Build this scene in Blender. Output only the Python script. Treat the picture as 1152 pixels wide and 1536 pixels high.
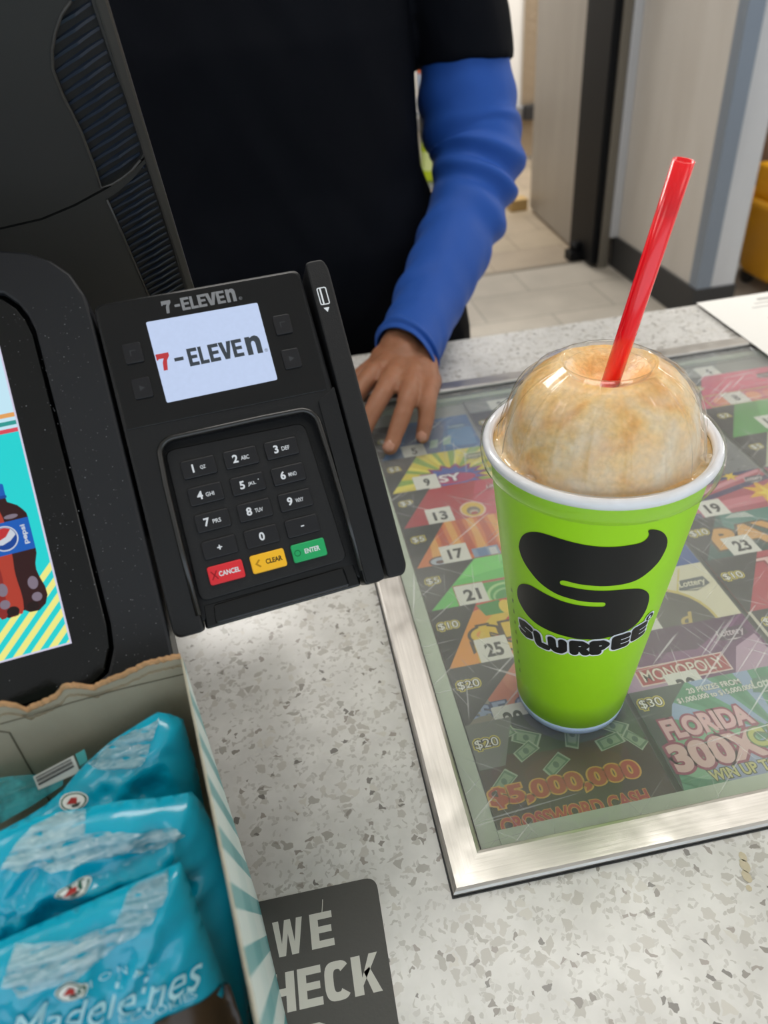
import bpy, bmesh, math, random
from math import pi, sin, cos, radians, atan2, sqrt, exp
from mathutils import Vector, Matrix, noise
from mathutils.geometry import delaunay_2d_cdt

for o in list(bpy.data.objects):
    bpy.data.objects.remove(o)
scene = bpy.context.scene
COL = scene.collection
random.seed(7)
CT = 0.95                                   # height of the worktop above the floor

# ------------------------------------------------------------------ camera
cam_d = bpy.data.cameras.new('camera')
cam = bpy.data.objects.new('camera', cam_d)
COL.objects.link(cam)
scene.camera = cam
PITCH, ROLL, YAW = radians(37.0625), radians(-5.5625), radians(-6.6845)
fwd = Vector((-sin(YAW) * cos(PITCH), cos(YAW) * cos(PITCH), -sin(PITCH)))
rgt = Vector((cos(YAW), sin(YAW), 0))
upv = rgt.cross(fwd)
r_ = cos(ROLL) * rgt + sin(ROLL) * upv
u_ = -sin(ROLL) * rgt + cos(ROLL) * upv
M = Matrix((r_, u_, -fwd)).transposed().to_4x4()
M.translation = (0, 0, CT + 0.38)
cam.matrix_world = M
cam_d.sensor_fit = 'VERTICAL'
cam_d.sensor_height = 36
cam_d.sensor_width = 27
cam_d.lens = 1091.2 / 1536 * 36
cam_d.clip_start = 0.01
cam_d.dof.use_dof = True
cam_d.dof.focus_distance = 0.365
cam_d.dof.aperture_fstop = 9.5

# ------------------------------------------------------------------ world, exposure, lamps
world = bpy.data.worlds.new('world')
scene.world = world
world.use_nodes = True
bg = world.node_tree.nodes['Background']
bg.inputs[0].default_value = (0.80, 0.90, 1.0, 1)
bg.inputs[1].default_value = 1.6
vs = scene.view_settings
vs.view_transform = 'Standard'
vs.look = 'None'
vs.exposure = 0.0
vs.gamma = 1.0
vs.use_curve_mapping = False
scene.cycles.use_denoising = True
scene.cycles.max_bounces = 8
scene.cycles.transparent_max_bounces = 16
scene.cycles.caustics_reflective = False
scene.cycles.caustics_refractive = False
# ceiling panels: x, y, watts
LAMPS = [(2.1, -0.9, 4), (-1.3, -0.9, 4), (-1.7, 0.9, 8), (0.45, 0.85, 17), (3.3, 0.6, 14), (3.6, 2.6, 50), (1.2, 5.0, 60), (-0.55, 2.35, 44), (2.9, 4.9, 50)]


def lin(h):
    h = h.lstrip('#')
    v = [int(h[i:i + 2], 16) / 255 for i in (0, 2, 4)]
    return tuple(c / 12.92 if c <= 0.04045 else ((c + 0.055) / 1.055) ** 2.4 for c in v) + (1.0,)


# ------------------------------------------------------------------ materials
MATS = {}


def mat(name, col='#808080', rough=0.5, metal=0.0, spec=0.5, emit=0.0, alpha=1.0, sss=0.0, coat=0.0, trans=0.0,
        bump=0.0, bscale=200.0, var=0.0, vscale=8.0, ior=1.45, sheen=0.0):
    if name in MATS:
        return MATS[name]
    m = bpy.data.materials.new(name)
    m.use_nodes = True
    nt = m.node_tree
    b = nt.nodes['Principled BSDF']
    c = lin(col) if isinstance(col, str) else tuple(col) + (1.0,)
    b.inputs['Base Color'].default_value = c
    b.inputs['Roughness'].default_value = rough
    b.inputs['Metallic'].default_value = metal
    b.inputs['Specular IOR Level'].default_value = spec
    b.inputs['IOR'].default_value = ior
    b.inputs['Alpha'].default_value = alpha
    b.inputs['Coat Weight'].default_value = coat
    b.inputs['Coat Roughness'].default_value = 0.08
    b.inputs['Transmission Weight'].default_value = trans
    b.inputs['Sheen Weight'].default_value = sheen
    if sss:
        b.inputs['Subsurface Weight'].default_value = sss
        b.inputs['Subsurface Scale'].default_value = 0.01
    if emit:
        b.inputs['Base Color'].default_value = (0.01, 0.01, 0.01, 1)
        b.inputs['Emission Color'].default_value = c
        b.inputs['Emission Strength'].default_value = emit
    tc = None
    if bump or var:
        tc = nt.nodes.new('ShaderNodeTexCoord')
    if bump:
        n = nt.nodes.new('ShaderNodeTexNoise')
        n.inputs['Scale'].default_value = bscale
        n.inputs['Detail'].default_value = 4
        bp = nt.nodes.new('ShaderNodeBump')
        bp.inputs['Strength'].default_value = bump
        bp.inputs['Distance'].default_value = 0.001
        nt.links.new(tc.outputs['Object'], n.inputs['Vector'])
        nt.links.new(n.outputs['Fac'], bp.inputs['Height'])
        nt.links.new(bp.outputs[0], b.inputs['Normal'])
    if var:
        n = nt.nodes.new('ShaderNodeTexNoise')
        n.inputs['Scale'].default_value = vscale
        n.inputs['Detail'].default_value = 5
        mx = nt.nodes.new('ShaderNodeMix')
        mx.data_type = 'RGBA'
        mx.inputs[6].default_value = tuple(max(0, x * (1 - var)) for x in c[:3]) + (1,)
        mx.inputs[7].default_value = tuple(min(1, x * (1 + var)) for x in c[:3]) + (1,)
        nt.links.new(tc.outputs['Object'], n.inputs['Vector'])
        nt.links.new(n.outputs['Fac'], mx.inputs[0])
        nt.links.new(mx.outputs[2], b.inputs['Emission Color' if emit else 'Base Color'])
    MATS[name] = m
    return m


def flat(col, rough=0.45, spec=0.3):
    """printed ink of one colour"""
    return mat('ink_' + col.lstrip('#'), col, rough, spec=spec)


def node(nt, kind, **kw):
    n = nt.nodes.new(kind)
    for k, v in kw.items():
        if k.startswith('i_'):
            key = k[2:]
            n.inputs[int(key) if key.isdigit() else key.replace('_', ' ')].default_value = v
        else:
            setattr(n, k, v)
    return n


def ramp(nt, fac, stops, interp='LINEAR'):
    r = nt.nodes.new('ShaderNodeValToRGB')
    r.color_ramp.interpolation = interp
    els = r.color_ramp.elements
    while len(els) < len(stops):
        els.new(0.5)
    for e, (p, c) in zip(els, stops):
        e.position = p
        e.color = c if len(c) == 4 else tuple(c) + (1,)
    nt.links.new(fac, r.inputs[0])
    return r.outputs[0]


def mixc(nt, fac, a, b, blend='MIX'):
    m = nt.nodes.new('ShaderNodeMix')
    m.data_type = 'RGBA'
    m.blend_type = blend
    for sock, v in ((m.inputs[0], fac), (m.inputs[6], a), (m.inputs[7], b)):
        if hasattr(v, 'links') or hasattr(v, 'is_linked'):
            nt.links.new(v, sock)
        else:
            sock.default_value = v
    return m.outputs[2]


def math_(nt, op, a, b=0.0, clamp=False):
    m = nt.nodes.new('ShaderNodeMath')
    m.operation = op
    m.use_clamp = clamp
    for i, v in enumerate((a, b)):
        if hasattr(v, 'is_linked'):
            nt.links.new(v, m.inputs[i])
        else:
            m.inputs[i].default_value = v
    return m.outputs[0]


def quartz_mat():
    m = bpy.data.materials.new('speckled_quartz')
    m.use_nodes = True
    nt = m.node_tree
    b = nt.nodes['Principled BSDF']
    tc = node(nt, 'ShaderNodeTexCoord')
    wob = node(nt, 'ShaderNodeTexNoise', i_Scale=260.0, i_Detail=1.0)
    nt.links.new(tc.outputs['Object'], wob.inputs['Vector'])
    off = node(nt, 'ShaderNodeVectorMath', operation='MULTIPLY_ADD')
    nt.links.new(wob.outputs['Color'], off.inputs[0])
    off.inputs[1].default_value = (0.0045,) * 3
    nt.links.new(tc.outputs['Object'], off.inputs[2])
    vec = off.outputs[0]

    def layer(scale, frac, edge, cols, prev, shift):
        sh = node(nt, 'ShaderNodeVectorMath', operation='ADD')
        nt.links.new(vec, sh.inputs[0])
        sh.inputs[1].default_value = (shift, shift * 1.7, 0)
        v = node(nt, 'ShaderNodeTexVoronoi', feature='F1', voronoi_dimensions='2D', i_Scale=scale)
        v2 = node(nt, 'ShaderNodeTexVoronoi', feature='DISTANCE_TO_EDGE', voronoi_dimensions='2D', i_Scale=scale)
        for q in (v, v2):
            nt.links.new(sh.outputs[0], q.inputs['Vector'])
        sp = node(nt, 'ShaderNodeSeparateColor')
        nt.links.new(v.outputs['Color'], sp.inputs[0])
        pick = math_(nt, 'LESS_THAN', sp.outputs[0], frac)
        inner = math_(nt, 'GREATER_THAN', v2.outputs['Distance'], edge)
        fac = math_(nt, 'MULTIPLY', pick, inner)
        c = ramp(nt, sp.outputs[1], cols, 'CONSTANT')
        return mixc(nt, fac, prev, c)
    n = node(nt, 'ShaderNodeTexNoise', i_Scale=45.0, i_Detail=6.0)
    nt.links.new(tc.outputs['Object'], n.inputs['Vector'])
    base = ramp(nt, n.outputs['Fac'], [(0.3, lin('#c4c2be')), (0.7, lin('#d6d4d0'))])
    c = layer(460, 0.30, 0.06, [(0, lin('#bcb9b4')), (0.4, lin('#cbc9c4')), (0.75, lin('#b3b0aa'))], base, 0.0)
    c = layer(175, 0.20, 0.12, [(0, lin('#b2aea7')), (0.35, lin('#bcb8b1')), (0.7, lin('#a5a19a')), (0.85, lin('#c4c0b8'))], c, 0.37)
    c = layer(270, 0.05, 0.13, [(0, lin('#8a857e')), (0.4, lin('#98918a')), (0.75, lin('#76726d'))], c, 1.13)
    nt.links.new(c, b.inputs['Base Color'])
    b.inputs['Roughness'].default_value = 0.28
    b.inputs['Specular IOR Level'].default_value = 0.45
    return m


def steel_mat(name, stretch, col=(0.62, 0.595, 0.56), r0=0.34, r1=0.52):
    m = bpy.data.materials.new(name)
    m.use_nodes = True
    nt = m.node_tree
    b = nt.nodes['Principled BSDF']
    tc = node(nt, 'ShaderNodeTexCoord')
    mp = node(nt, 'ShaderNodeMapping')
    mp.inputs['Scale'].default_value = stretch
    nt.links.new(tc.outputs['Object'], mp.inputs['Vector'])
    n = node(nt, 'ShaderNodeTexNoise', i_Scale=1.0, i_Detail=6.0)
    nt.links.new(mp.outputs[0], n.inputs['Vector'])
    n2 = node(nt, 'ShaderNodeTexNoise', i_Scale=60.0, i_Detail=3.0)
    nt.links.new(tc.outputs['Object'], n2.inputs['Vector'])
    b.inputs['Metallic'].default_value = 1.0
    nt.links.new(ramp(nt, n.outputs['Fac'], [(0.3, tuple(x * 0.82 for x in col)), (0.7, col)]), b.inputs['Base Color'])
    nt.links.new(ramp(nt, n2.outputs['Fac'], [(0.3, (r0,) * 3), (0.7, (r1,) * 3)]), b.inputs['Roughness'])
    bp = node(nt, 'ShaderNodeBump', i_Strength=0.25, i_Distance=0.0003)
    nt.links.new(n.outputs['Fac'], bp.inputs['Height'])
    nt.links.new(bp.outputs[0], b.inputs['Normal'])
    return m


def thin_fresnel(nt, ior):
    """Fresnel reflection that is the same from both sides of a thin sheet"""
    g = node(nt, 'ShaderNodeNewGeometry')
    mr = node(nt, 'ShaderNodeMapRange')
    mr.inputs['To Min'].default_value = ior
    mr.inputs['To Max'].default_value = 1.0 / ior
    nt.links.new(g.outputs['Backfacing'], mr.inputs['Value'])
    fr = node(nt, 'ShaderNodeFresnel')
    nt.links.new(mr.outputs[0], fr.inputs['IOR'])
    return fr


def glass_sheet_mat():
    """clear, faintly green counter glass, worn with fine scratches and smears"""
    m = bpy.data.materials.new('scratched_glass')
    m.use_nodes = True
    nt = m.node_tree
    nt.nodes.remove(nt.nodes['Principled BSDF'])
    out = nt.nodes['Material Output']
    tc = node(nt, 'ShaderNodeTexCoord')
    tot = None
    for ang, sx, sy, thr in ((0.9, 420, 9, 0.66), (2.2, 380, 8, 0.67), (0.2, 500, 11, 0.685), (1.5, 450, 7, 0.675), (2.75, 600, 14, 0.68)):
        mp = node(nt, 'ShaderNodeMapping')
        mp.inputs['Rotation'].default_value = (0, 0, ang)
        mp2 = node(nt, 'ShaderNodeMapping')
        mp2.inputs['Scale'].default_value = (sx, sy, 1)
        nt.links.new(tc.outputs['Object'], mp.inputs['Vector'])
        nt.links.new(mp.outputs[0], mp2.inputs['Vector'])
        n = node(nt, 'ShaderNodeTexNoise', i_Scale=1.0, i_Detail=1.5)
        nt.links.new(mp2.outputs[0], n.inputs['Vector'])
        s = ramp(nt, n.outputs['Fac'], [(thr, (0, 0, 0)), (thr + 0.05, (1, 1, 1))])
        tot = s if tot is None else mixc(nt, 1.0, tot, s, 'ADD')
    zone = node(nt, 'ShaderNodeTexNoise', i_Scale=7.0, i_Detail=3.0)
    nt.links.new(tc.outputs['Object'], zone.inputs['Vector'])
    zf = ramp(nt, zone.outputs['Fac'], [(0.35, (0.15,) * 3), (0.6, (1,) * 3)])
    scr = math_(nt, 'MULTIPLY', math_(nt, 'MULTIPLY', tot, zf), 0.40)
    haze = ramp(nt, zone.outputs['Fac'], [(0.3, (0.10,) * 3), (0.72, (0.30,) * 3)])
    fac = math_(nt, 'ADD', scr, haze, True)
    tr = node(nt, 'ShaderNodeBsdfTransparent')
    tr.inputs[0].default_value = (0.93, 0.95, 0.93, 1)
    df = node(nt, 'ShaderNodeBsdfDiffuse')
    df.inputs[0].default_value = (0.75, 0.76, 0.745, 1)
    mx = node(nt, 'ShaderNodeMixShader')
    nt.links.new(fac, mx.inputs[0])
    nt.links.new(tr.outputs[0], mx.inputs[1])
    nt.links.new(df.outputs[0], mx.inputs[2])
    gl = node(nt, 'ShaderNodeBsdfGlossy')
    gl.inputs['Roughness'].default_value = 0.045
    fr = thin_fresnel(nt, 1.5)
    mx2 = node(nt, 'ShaderNodeMixShader')
    nt.links.new(fr.outputs[0], mx2.inputs[0])
    nt.links.new(mx.outputs[0], mx2.inputs[1])
    nt.links.new(gl.outputs[0], mx2.inputs[2])
    nt.links.new(mx2.outputs[0], out.inputs[0])
    return m


def film_mat(name, tint=(0.95, 0.95, 0.95), haze=0.08, hcol=(0.8, 0.8, 0.8), rough=0.06, hz_scale=0.0, hz=(0.0, 0.3), bump=0.0, bscale=(1, 1, 1), ior=1.5):
    """thin clear plastic"""
    m = bpy.data.materials.new(name)
    m.use_nodes = True
    nt = m.node_tree
    nt.nodes.remove(nt.nodes['Principled BSDF'])
    out = nt.nodes['Material Output']
    tc = node(nt, 'ShaderNodeTexCoord')
    tr = node(nt, 'ShaderNodeBsdfTransparent')
    tr.inputs[0].default_value = tuple(tint) + (1,)
    df = node(nt, 'ShaderNodeBsdfDiffuse')
    df.inputs[0].default_value = tuple(hcol) + (1,)
    mx = node(nt, 'ShaderNodeMixShader')
    mx.inputs[0].default_value = haze
    if hz_scale:
        n = node(nt, 'ShaderNodeTexNoise', i_Scale=hz_scale, i_Detail=4.0)
        nt.links.new(tc.outputs['Object'], n.inputs['Vector'])
        nt.links.new(ramp(nt, n.outputs['Fac'], [(0.42, (hz[0],) * 3), (0.58, (hz[1],) * 3)]), mx.inputs[0])
    nt.links.new(tr.outputs[0], mx.inputs[1])
    nt.links.new(df.outputs[0], mx.inputs[2])
    gl = node(nt, 'ShaderNodeBsdfGlossy')
    gl.inputs['Roughness'].default_value = rough
    fr = thin_fresnel(nt, ior)
    if bump:
        mp = node(nt, 'ShaderNodeMapping')
        mp.inputs['Scale'].default_value = bscale
        nt.links.new(tc.outputs['Object'], mp.inputs['Vector'])
        n = node(nt, 'ShaderNodeTexNoise', i_Scale=1.0, i_Detail=3.0)
        nt.links.new(mp.outputs[0], n.inputs['Vector'])
        bp = node(nt, 'ShaderNodeBump', i_Strength=bump, i_Distance=0.002)
        nt.links.new(n.outputs['Fac'], bp.inputs['Height'])
        nt.links.new(bp.outputs[0], gl.inputs['Normal'])
        nt.links.new(bp.outputs[0], fr.inputs['Normal'])
    mx2 = node(nt, 'ShaderNodeMixShader')
    nt.links.new(fr.outputs[0], mx2.inputs[0])
    nt.links.new(mx.outputs[0], mx2.inputs[1])
    nt.links.new(gl.outputs[0], mx2.inputs[2])
    nt.links.new(mx2.outputs[0], out.inputs[0])
    return m


def tile_mat(name, c1, c2, mortar, w, h, rot=0.0):
    m = bpy.data.materials.new(name)
    m.use_nodes = True
    nt = m.node_tree
    b = nt.nodes['Principled BSDF']
    tc = node(nt, 'ShaderNodeTexCoord')
    mp = node(nt, 'ShaderNodeMapping')
    mp.inputs['Rotation'].default_value = (0, 0, rot)
    nt.links.new(tc.outputs['Object'], mp.inputs['Vector'])
    br = node(nt, 'ShaderNodeTexBrick', offset=0.5)
    br.inputs['Scale'].default_value = 1.0
    br.inputs['Brick Width'].default_value = w
    br.inputs['Row Height'].default_value = h
    br.inputs['Mortar Size'].default_value = 0.004
    br.inputs['Color1'].default_value = lin(c1)
    br.inputs['Color2'].default_value = lin(c2)
    br.inputs['Mortar'].default_value = lin(mortar)
    nt.links.new(mp.outputs[0], br.inputs['Vector'])
    n = node(nt, 'ShaderNodeTexNoise', i_Scale=5.0, i_Detail=6.0)
    nt.links.new(tc.outputs['Object'], n.inputs['Vector'])
    v = ramp(nt, n.outputs['Fac'], [(0.3, (0.86,) * 3), (0.7, (1.06,) * 3)])
    nt.links.new(mixc(nt, 1.0, br.outputs['Color'], v, 'MULTIPLY'), b.inputs['Base Color'])
    b.inputs['Roughness'].default_value = 0.42
    return m


def laminate_mat(name, c1, c2, rough=0.45):
    m = bpy.data.materials.new(name)
    m.use_nodes = True
    nt = m.node_tree
    b = nt.nodes['Principled BSDF']
    tc = node(nt, 'ShaderNodeTexCoord')
    mp = node(nt, 'ShaderNodeMapping')
    mp.inputs['Scale'].default_value = (9, 9, 1.6)
    nt.links.new(tc.outputs['Object'], mp.inputs['Vector'])
    n = node(nt, 'ShaderNodeTexNoise', i_Scale=1.0, i_Detail=8.0)
    nt.links.new(mp.outputs[0], n.inputs['Vector'])
    nt.links.new(ramp(nt, n.outputs['Fac'], [(0.3, lin(c1)), (0.7, lin(c2))]), b.inputs['Base Color'])
    b.inputs['Roughness'].default_value = rough
    return m


# ------------------------------------------------------------------ object helpers
def tag(o, label=None, cat=None, group=None, kind=None):
    if label:
        o['label'] = label
    if cat:
        o['category'] = cat
    if group:
        o['group'] = group
    if kind:
        o['kind'] = kind
    return o


def thing(name, label, cat, loc=(0, 0, 0), rot=None, group=None):
    o = bpy.data.objects.new(name, None)
    COL.objects.link(o)
    o.empty_display_size = 0.02
    if rot is not None:
        m = rot.to_4x4() if isinstance(rot, Matrix) else Matrix.Rotation(rot, 4, 'Z')
        m.translation = loc
        o.matrix_world = m
    else:
        o.location = loc
    return tag(o, label, cat, group)


def obj(name, bm, mats, parent=None, smooth=False, bevel=0.0, sub=0, segs=2):
    me = bpy.data.meshes.new(name)
    bmesh.ops.remove_doubles(bm, verts=bm.verts, dist=1e-7)
    bmesh.ops.recalc_face_normals(bm, faces=bm.faces) if bm.faces else None
    bm.to_mesh(me)
    bm.free()
    if not isinstance(mats, (list, tuple)):
        mats = [mats]
    for m in mats:
        me.materials.append(m)
    if smooth:
        me.shade_smooth()
    o = bpy.data.objects.new(name, me)
    COL.objects.link(o)
    if parent is not None:
        o.parent = parent
    if bevel:
        b = o.modifiers.new('bevel', 'BEVEL')
        b.width = bevel
        b.segments = segs
        b.limit_method = 'ANGLE'
        b.angle_limit = radians(40)
        b.harden_normals = False
    if sub:
        s = o.modifiers.new('sub', 'SUBSURF')
        s.levels = s.render_levels = sub
    return o


def structure(name, bm, m, parent=None, **kw):
    return tag(obj(name, bm, m, parent, **kw), kind='structure')


ID = Matrix.Identity(4)


def T(x, y=0, z=0):
    return Matrix.Translation((x, y, z))


def box(bm, lo, hi, mi=0, M=ID):
    vs_ = [bm.verts.new(M @ Vector((x, y, z))) for z in (lo[2], hi[2]) for y in (lo[1], hi[1]) for x in (lo[0], hi[0])]
    fs = []
    for f in ((0, 2, 3, 1), (4, 5, 7, 6), (0, 1, 5, 4), (2, 6, 7, 3), (0, 4, 6, 2), (1, 3, 7, 5)):
        fc = bm.faces.new([vs_[i] for i in f])
        fc.material_index = mi
        fs.append(fc)
    return fs


def boxc(bm, c, s, mi=0, M=ID):
    return box(bm, [c[i] - s[i] / 2 for i in range(3)], [c[i] + s[i] / 2 for i in range(3)], mi, M)


def prism(bm, pts, z0, z1, M=ID, mi=0, top=None):
    top = top or pts
    a = [bm.verts.new(M @ Vector((p[0], p[1], z0))) for p in pts]
    b = [bm.verts.new(M @ Vector((p[0], p[1], z1))) for p in top]
    n = len(pts)
    fs = [bm.faces.new(list(reversed(a))), bm.faces.new(b)]
    for i in range(n):
        fs.append(bm.faces.new((a[i], a[(i + 1) % n], b[(i + 1) % n], b[i])))
    for f in fs:
        f.material_index = mi
    return fs


def poly(bm, pts, z=0.0, M=ID, mi=0):
    f = bm.faces.new([bm.verts.new(M @ Vector((p[0], p[1], z))) for p in pts])
    f.material_index = mi
    return f


def rrect(x0, y0, x1, y1, r, n=5):
    out = []
    for cx, cy, a in ((x1 - r, y1 - r, 0), (x0 + r, y1 - r, pi / 2), (x0 + r, y0 + r, pi), (x1 - r, y0 + r, 1.5 * pi)):
        for i in range(n + 1):
            t = a + i / n * pi / 2
            out.append((cx + r * cos(t), cy + r * sin(t)))
    return out


def rcorner(pts, rad, n=5):
    """round each corner of a polygon; rad is one radius or one per corner"""
    out = []
    N = len(pts)
    for i, p in enumerate(pts):
        r = rad[i] if isinstance(rad, (list, tuple)) else rad
        p = Vector(p[:2])
        a = Vector(pts[i - 1][:2]) - p
        b = Vector(pts[(i + 1) % N][:2]) - p
        if r <= 0:
            out.append(tuple(p))
            continue
        r = min(r, a.length * 0.45, b.length * 0.45)
        A, B = p + a.normalized() * r, p + b.normalized() * r
        for k in range(n + 1):
            t = k / n
            out.append(tuple((1 - t) ** 2 * A + 2 * t * (1 - t) * p + t * t * B))
    return out


def ellipse(cx, cy, rx, ry, n=24, a0=0.0):
    return [(cx + rx * cos(a0 + 2 * pi * i / n), cy + ry * sin(a0 + 2 * pi * i / n)) for i in range(n)]


def loft(bm, rings, mi=0, cap=True, closed=True):
    vr = [[bm.verts.new(p) for p in r] for r in rings]
    n = len(rings[0])
    for a, b in zip(vr, vr[1:]):
        for i in range(n if closed else n - 1):
            f = bm.faces.new((a[i], a[(i + 1) % n], b[(i + 1) % n], b[i]))
            f.material_index = mi
    if cap and closed:
        bm.faces.new(list(reversed(vr[0]))).material_index = mi
        bm.faces.new(vr[-1]).material_index = mi
    return vr


def lathe(bm, prof, n=64, M=ID, mi=0, cap=False):
    rings = [[M @ Vector((r * cos(2 * pi * i / n), r * sin(2 * pi * i / n), z)) for i in range(n)] for r, z in prof]
    return loft(bm, rings, mi, cap)


def frames(pts):
    pts = [Vector(p) for p in pts]
    tans = []
    for i in range(len(pts)):
        t = pts[min(i + 1, len(pts) - 1)] - pts[max(i - 1, 0)]
        tans.append(t.normalized())
    up = Vector((0, 0, 1)) if abs(tans[0].z) < 0.9 else Vector((0, 1, 0))
    nrm = (up - tans[0] * up.dot(tans[0])).normalized()
    res = []
    for p, t in zip(pts, tans):
        nrm = (nrm - t * nrm.dot(t)).normalized()
        res.append((p, t, nrm, t.cross(nrm)))
    return res


def tube(bm, pts, rad, n=16, mi=0, cap=True, closed_path=False, flat_=1.0, fn=None):
    fr = frames(pts)
    rings = []
    for k, (p, t, a, b) in enumerate(fr):
        r = rad[k] if isinstance(rad, (list, tuple)) else rad
        ring = []
        for i in range(n):
            th = 2 * pi * i / n
            rr = r * (fn(k, th) if fn else 1.0)
            ring.append(p + a * (rr * cos(th)) + b * (rr * flat_ * sin(th)))
        rings.append(ring)
    return loft(bm, rings, mi, cap)


def smooth_path(ctrl, n=8):
    """Catmull-Rom through control tuples (any dimension)"""
    out = []
    P = [tuple(c) for c in ctrl]
    for i in range(len(P) - 1):
        p0, p1, p2, p3 = P[max(i - 1, 0)], P[i], P[i + 1], P[min(i + 2, len(P) - 1)]
        for k in range(n):
            t = k / n
            out.append(tuple(0.5 * (2 * b + (c - a) * t + (2 * a - 5 * b + 4 * c - d) * t * t + (3 * b - a - 3 * c + d) * t ** 3)
                             for a, b, c, d in zip(p0, p1, p2, p3)))
    out.append(P[-1])
    return out


def capsule(bm, ctrl, n=16, steps=6, mi=0, flat_=1.0):
    """a limb: smooth chain of (x,y,z,r) with rounded ends"""
    sp = smooth_path(ctrl, steps)
    a, b = Vector(sp[0][:3]), Vector(sp[1][:3])
    c, d = Vector(sp[-1][:3]), Vector(sp[-2][:3])
    pre, post = [], []
    for k in range(4, 0, -1):
        th = k / 4.4 * pi / 2
        r = sp[0][3]
        q = a + (a - b).normalized() * r * sin(th)
        pre.append((*q, r * cos(th)))
        r2 = sp[-1][3]
        q2 = c + (c - d).normalized() * r2 * sin(th)
        post.insert(0, (*q2, r2 * cos(th)))
    full = pre + sp + post
    tube(bm, [f[:3] for f in full], [f[3] for f in full], n, mi, True, flat_=flat_)


TXT = {}


def text_mesh(s, bold=0.0, shear=0.0):
    key = (s, bold, shear)
    if key not in TXT:
        cu = bpy.data.curves.new('lettering', 'FONT')
        cu.body = s
        cu.size = 1.0
        cu.offset = bold
        cu.shear = shear
        cu.align_x = 'CENTER'
        cu.resolution_u = 5
        ob = bpy.data.objects.new('lettering', cu)
        COL.objects.link(ob)
        dg = bpy.context.evaluated_depsgraph_get()
        me = bpy.data.meshes.new_from_object(ob.evaluated_get(dg))
        vs2 = [v.co.copy() for v in me.vertices]
        fs = [list(p.vertices) for p in me.polygons]
        xs = [v.x for v in vs2]
        ys = [v.y for v in vs2]
        bb = (min(xs), min(ys), max(xs), max(ys))
        TXT[key] = (vs2, fs, bb)
        bpy.data.objects.remove(ob)
        bpy.data.meshes.remove(me)
        bpy.data.curves.remove(cu)
    return TXT[key]


def text(bm, s, cx, cy, w=None, h=None, z=0.0, M=ID, mi=0, bold=0.0, shear=0.0, rot=0.0, fn=None, base=None):
    """flat lettering whose ink box is centred on (cx, cy), w wide and/or h high; base = string whose box sets the fit"""
    vs2, fs, bb = text_mesh(s, bold, shear)
    bb2 = text_mesh(s, base, shear)[2] if base is not None else bb
    W, H = bb2[2] - bb2[0], bb2[3] - bb2[1]
    sx = (w / W) if w else h / H
    sy = (h / H) if h else w / W
    mx, my = (bb2[0] + bb2[2]) / 2, (bb2[1] + bb2[3]) / 2
    ca, sa = cos(rot), sin(rot)
    new = []
    for v in vs2:
        x, y = (v.x - mx) * sx, (v.y - my) * sy
        x, y = cx + x * ca - y * sa, cy + x * sa + y * ca
        p = fn(x, y) if fn else Vector((x, y, z))
        new.append(bm.verts.new(M @ Vector(p)))
    for f in fs:
        try:
            bm.faces.new([new[i] for i in f]).material_index = mi
        except ValueError:
            pass


def fill(bm, pts, z=0.0, M=ID, mi=0, step=None, fn=None):
    """flat filled outline; with step the inside is cut finely so fn can bend it"""
    P = [Vector((p[0], p[1])) for p in pts]
    if step:
        dense = []
        for i, p in enumerate(P):
            q = P[(i + 1) % len(P)]
            k = max(1, int((q - p).length / step))
            dense += [p.lerp(q, j / k) for j in range(k)]
        P = dense
    n = len(P)
    inner = []
    if step:
        x0, x1 = min(p.x for p in P), max(p.x for p in P)
        y0, y1 = min(p.y for p in P), max(p.y for p in P)
        j = 0
        y = y0 + step / 2
        while y < y1:
            x = x0 + (step / 2 if j % 2 else step * 0.25)
            while x < x1:
                inner.append(Vector((x, y)))
                x += step
            y += step
            j += 1
    vo, eo, fo, *_ = delaunay_2d_cdt(P + inner, [(i, (i + 1) % n) for i in range(n)], [], 1 if not step else 1, 1e-9)
    new = [bm.verts.new(M @ Vector(fn(v.x, v.y) if fn else (v.x, v.y, z))) for v in vo]
    for f in fo:
        fc = bm.faces.new([new[i] for i in f])
        fc.material_index = mi
    for v in new:
        if not v.link_faces:
            bm.verts.remove(v)


def baked(bm, mods, name='tmp'):
    """run modifiers [(type, {settings})] over a bmesh, give back a fresh bmesh"""
    me = bpy.data.meshes.new(name)
    bm.to_mesh(me)
    bm.free()
    ob = bpy.data.objects.new(name, me)
    COL.objects.link(ob)
    for t, kw in mods:
        md = ob.modifiers.new(t, t)
        for k, v in kw.items():
            setattr(md, k, v)
    dg = bpy.context.evaluated_depsgraph_get()
    me2 = bpy.data.meshes.new_from_object(ob.evaluated_get(dg))
    b2 = bmesh.new()
    b2.from_mesh(me2)
    bpy.data.objects.remove(ob)
    bpy.data.meshes.remove(me)
    bpy.data.meshes.remove(me2)
    return b2


def n3(p, s, seed=0.0):
    return noise.noise(Vector((p[0] * s + seed, p[1] * s - seed * 1.3, p[2] * s + seed * 0.7)))


def ring_arc(a0, a1, t=0.30, e=3.2, n=22):
    """thick rounded-square arc in the unit box"""
    def pt(a, rx, ry):
        c, q = cos(a), sin(a)
        return (0.5 + rx * abs(c) ** (2 / e) * (1 if c > 0 else -1), 0.5 + ry * abs(q) ** (2 / e) * (1 if q > 0 else -1))
    A = [a0 + (a1 - a0) * k / n for k in range(n + 1)]
    return [pt(a, 0.5, 0.5) for a in A] + [pt(a, 0.5 - t, 0.5 - t * 0.62) for a in reversed(A)]


def R4(x0, y0, x1, y1):
    return [(x0, y0), (x1, y0), (x1, y1), (x0, y1)]


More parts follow.
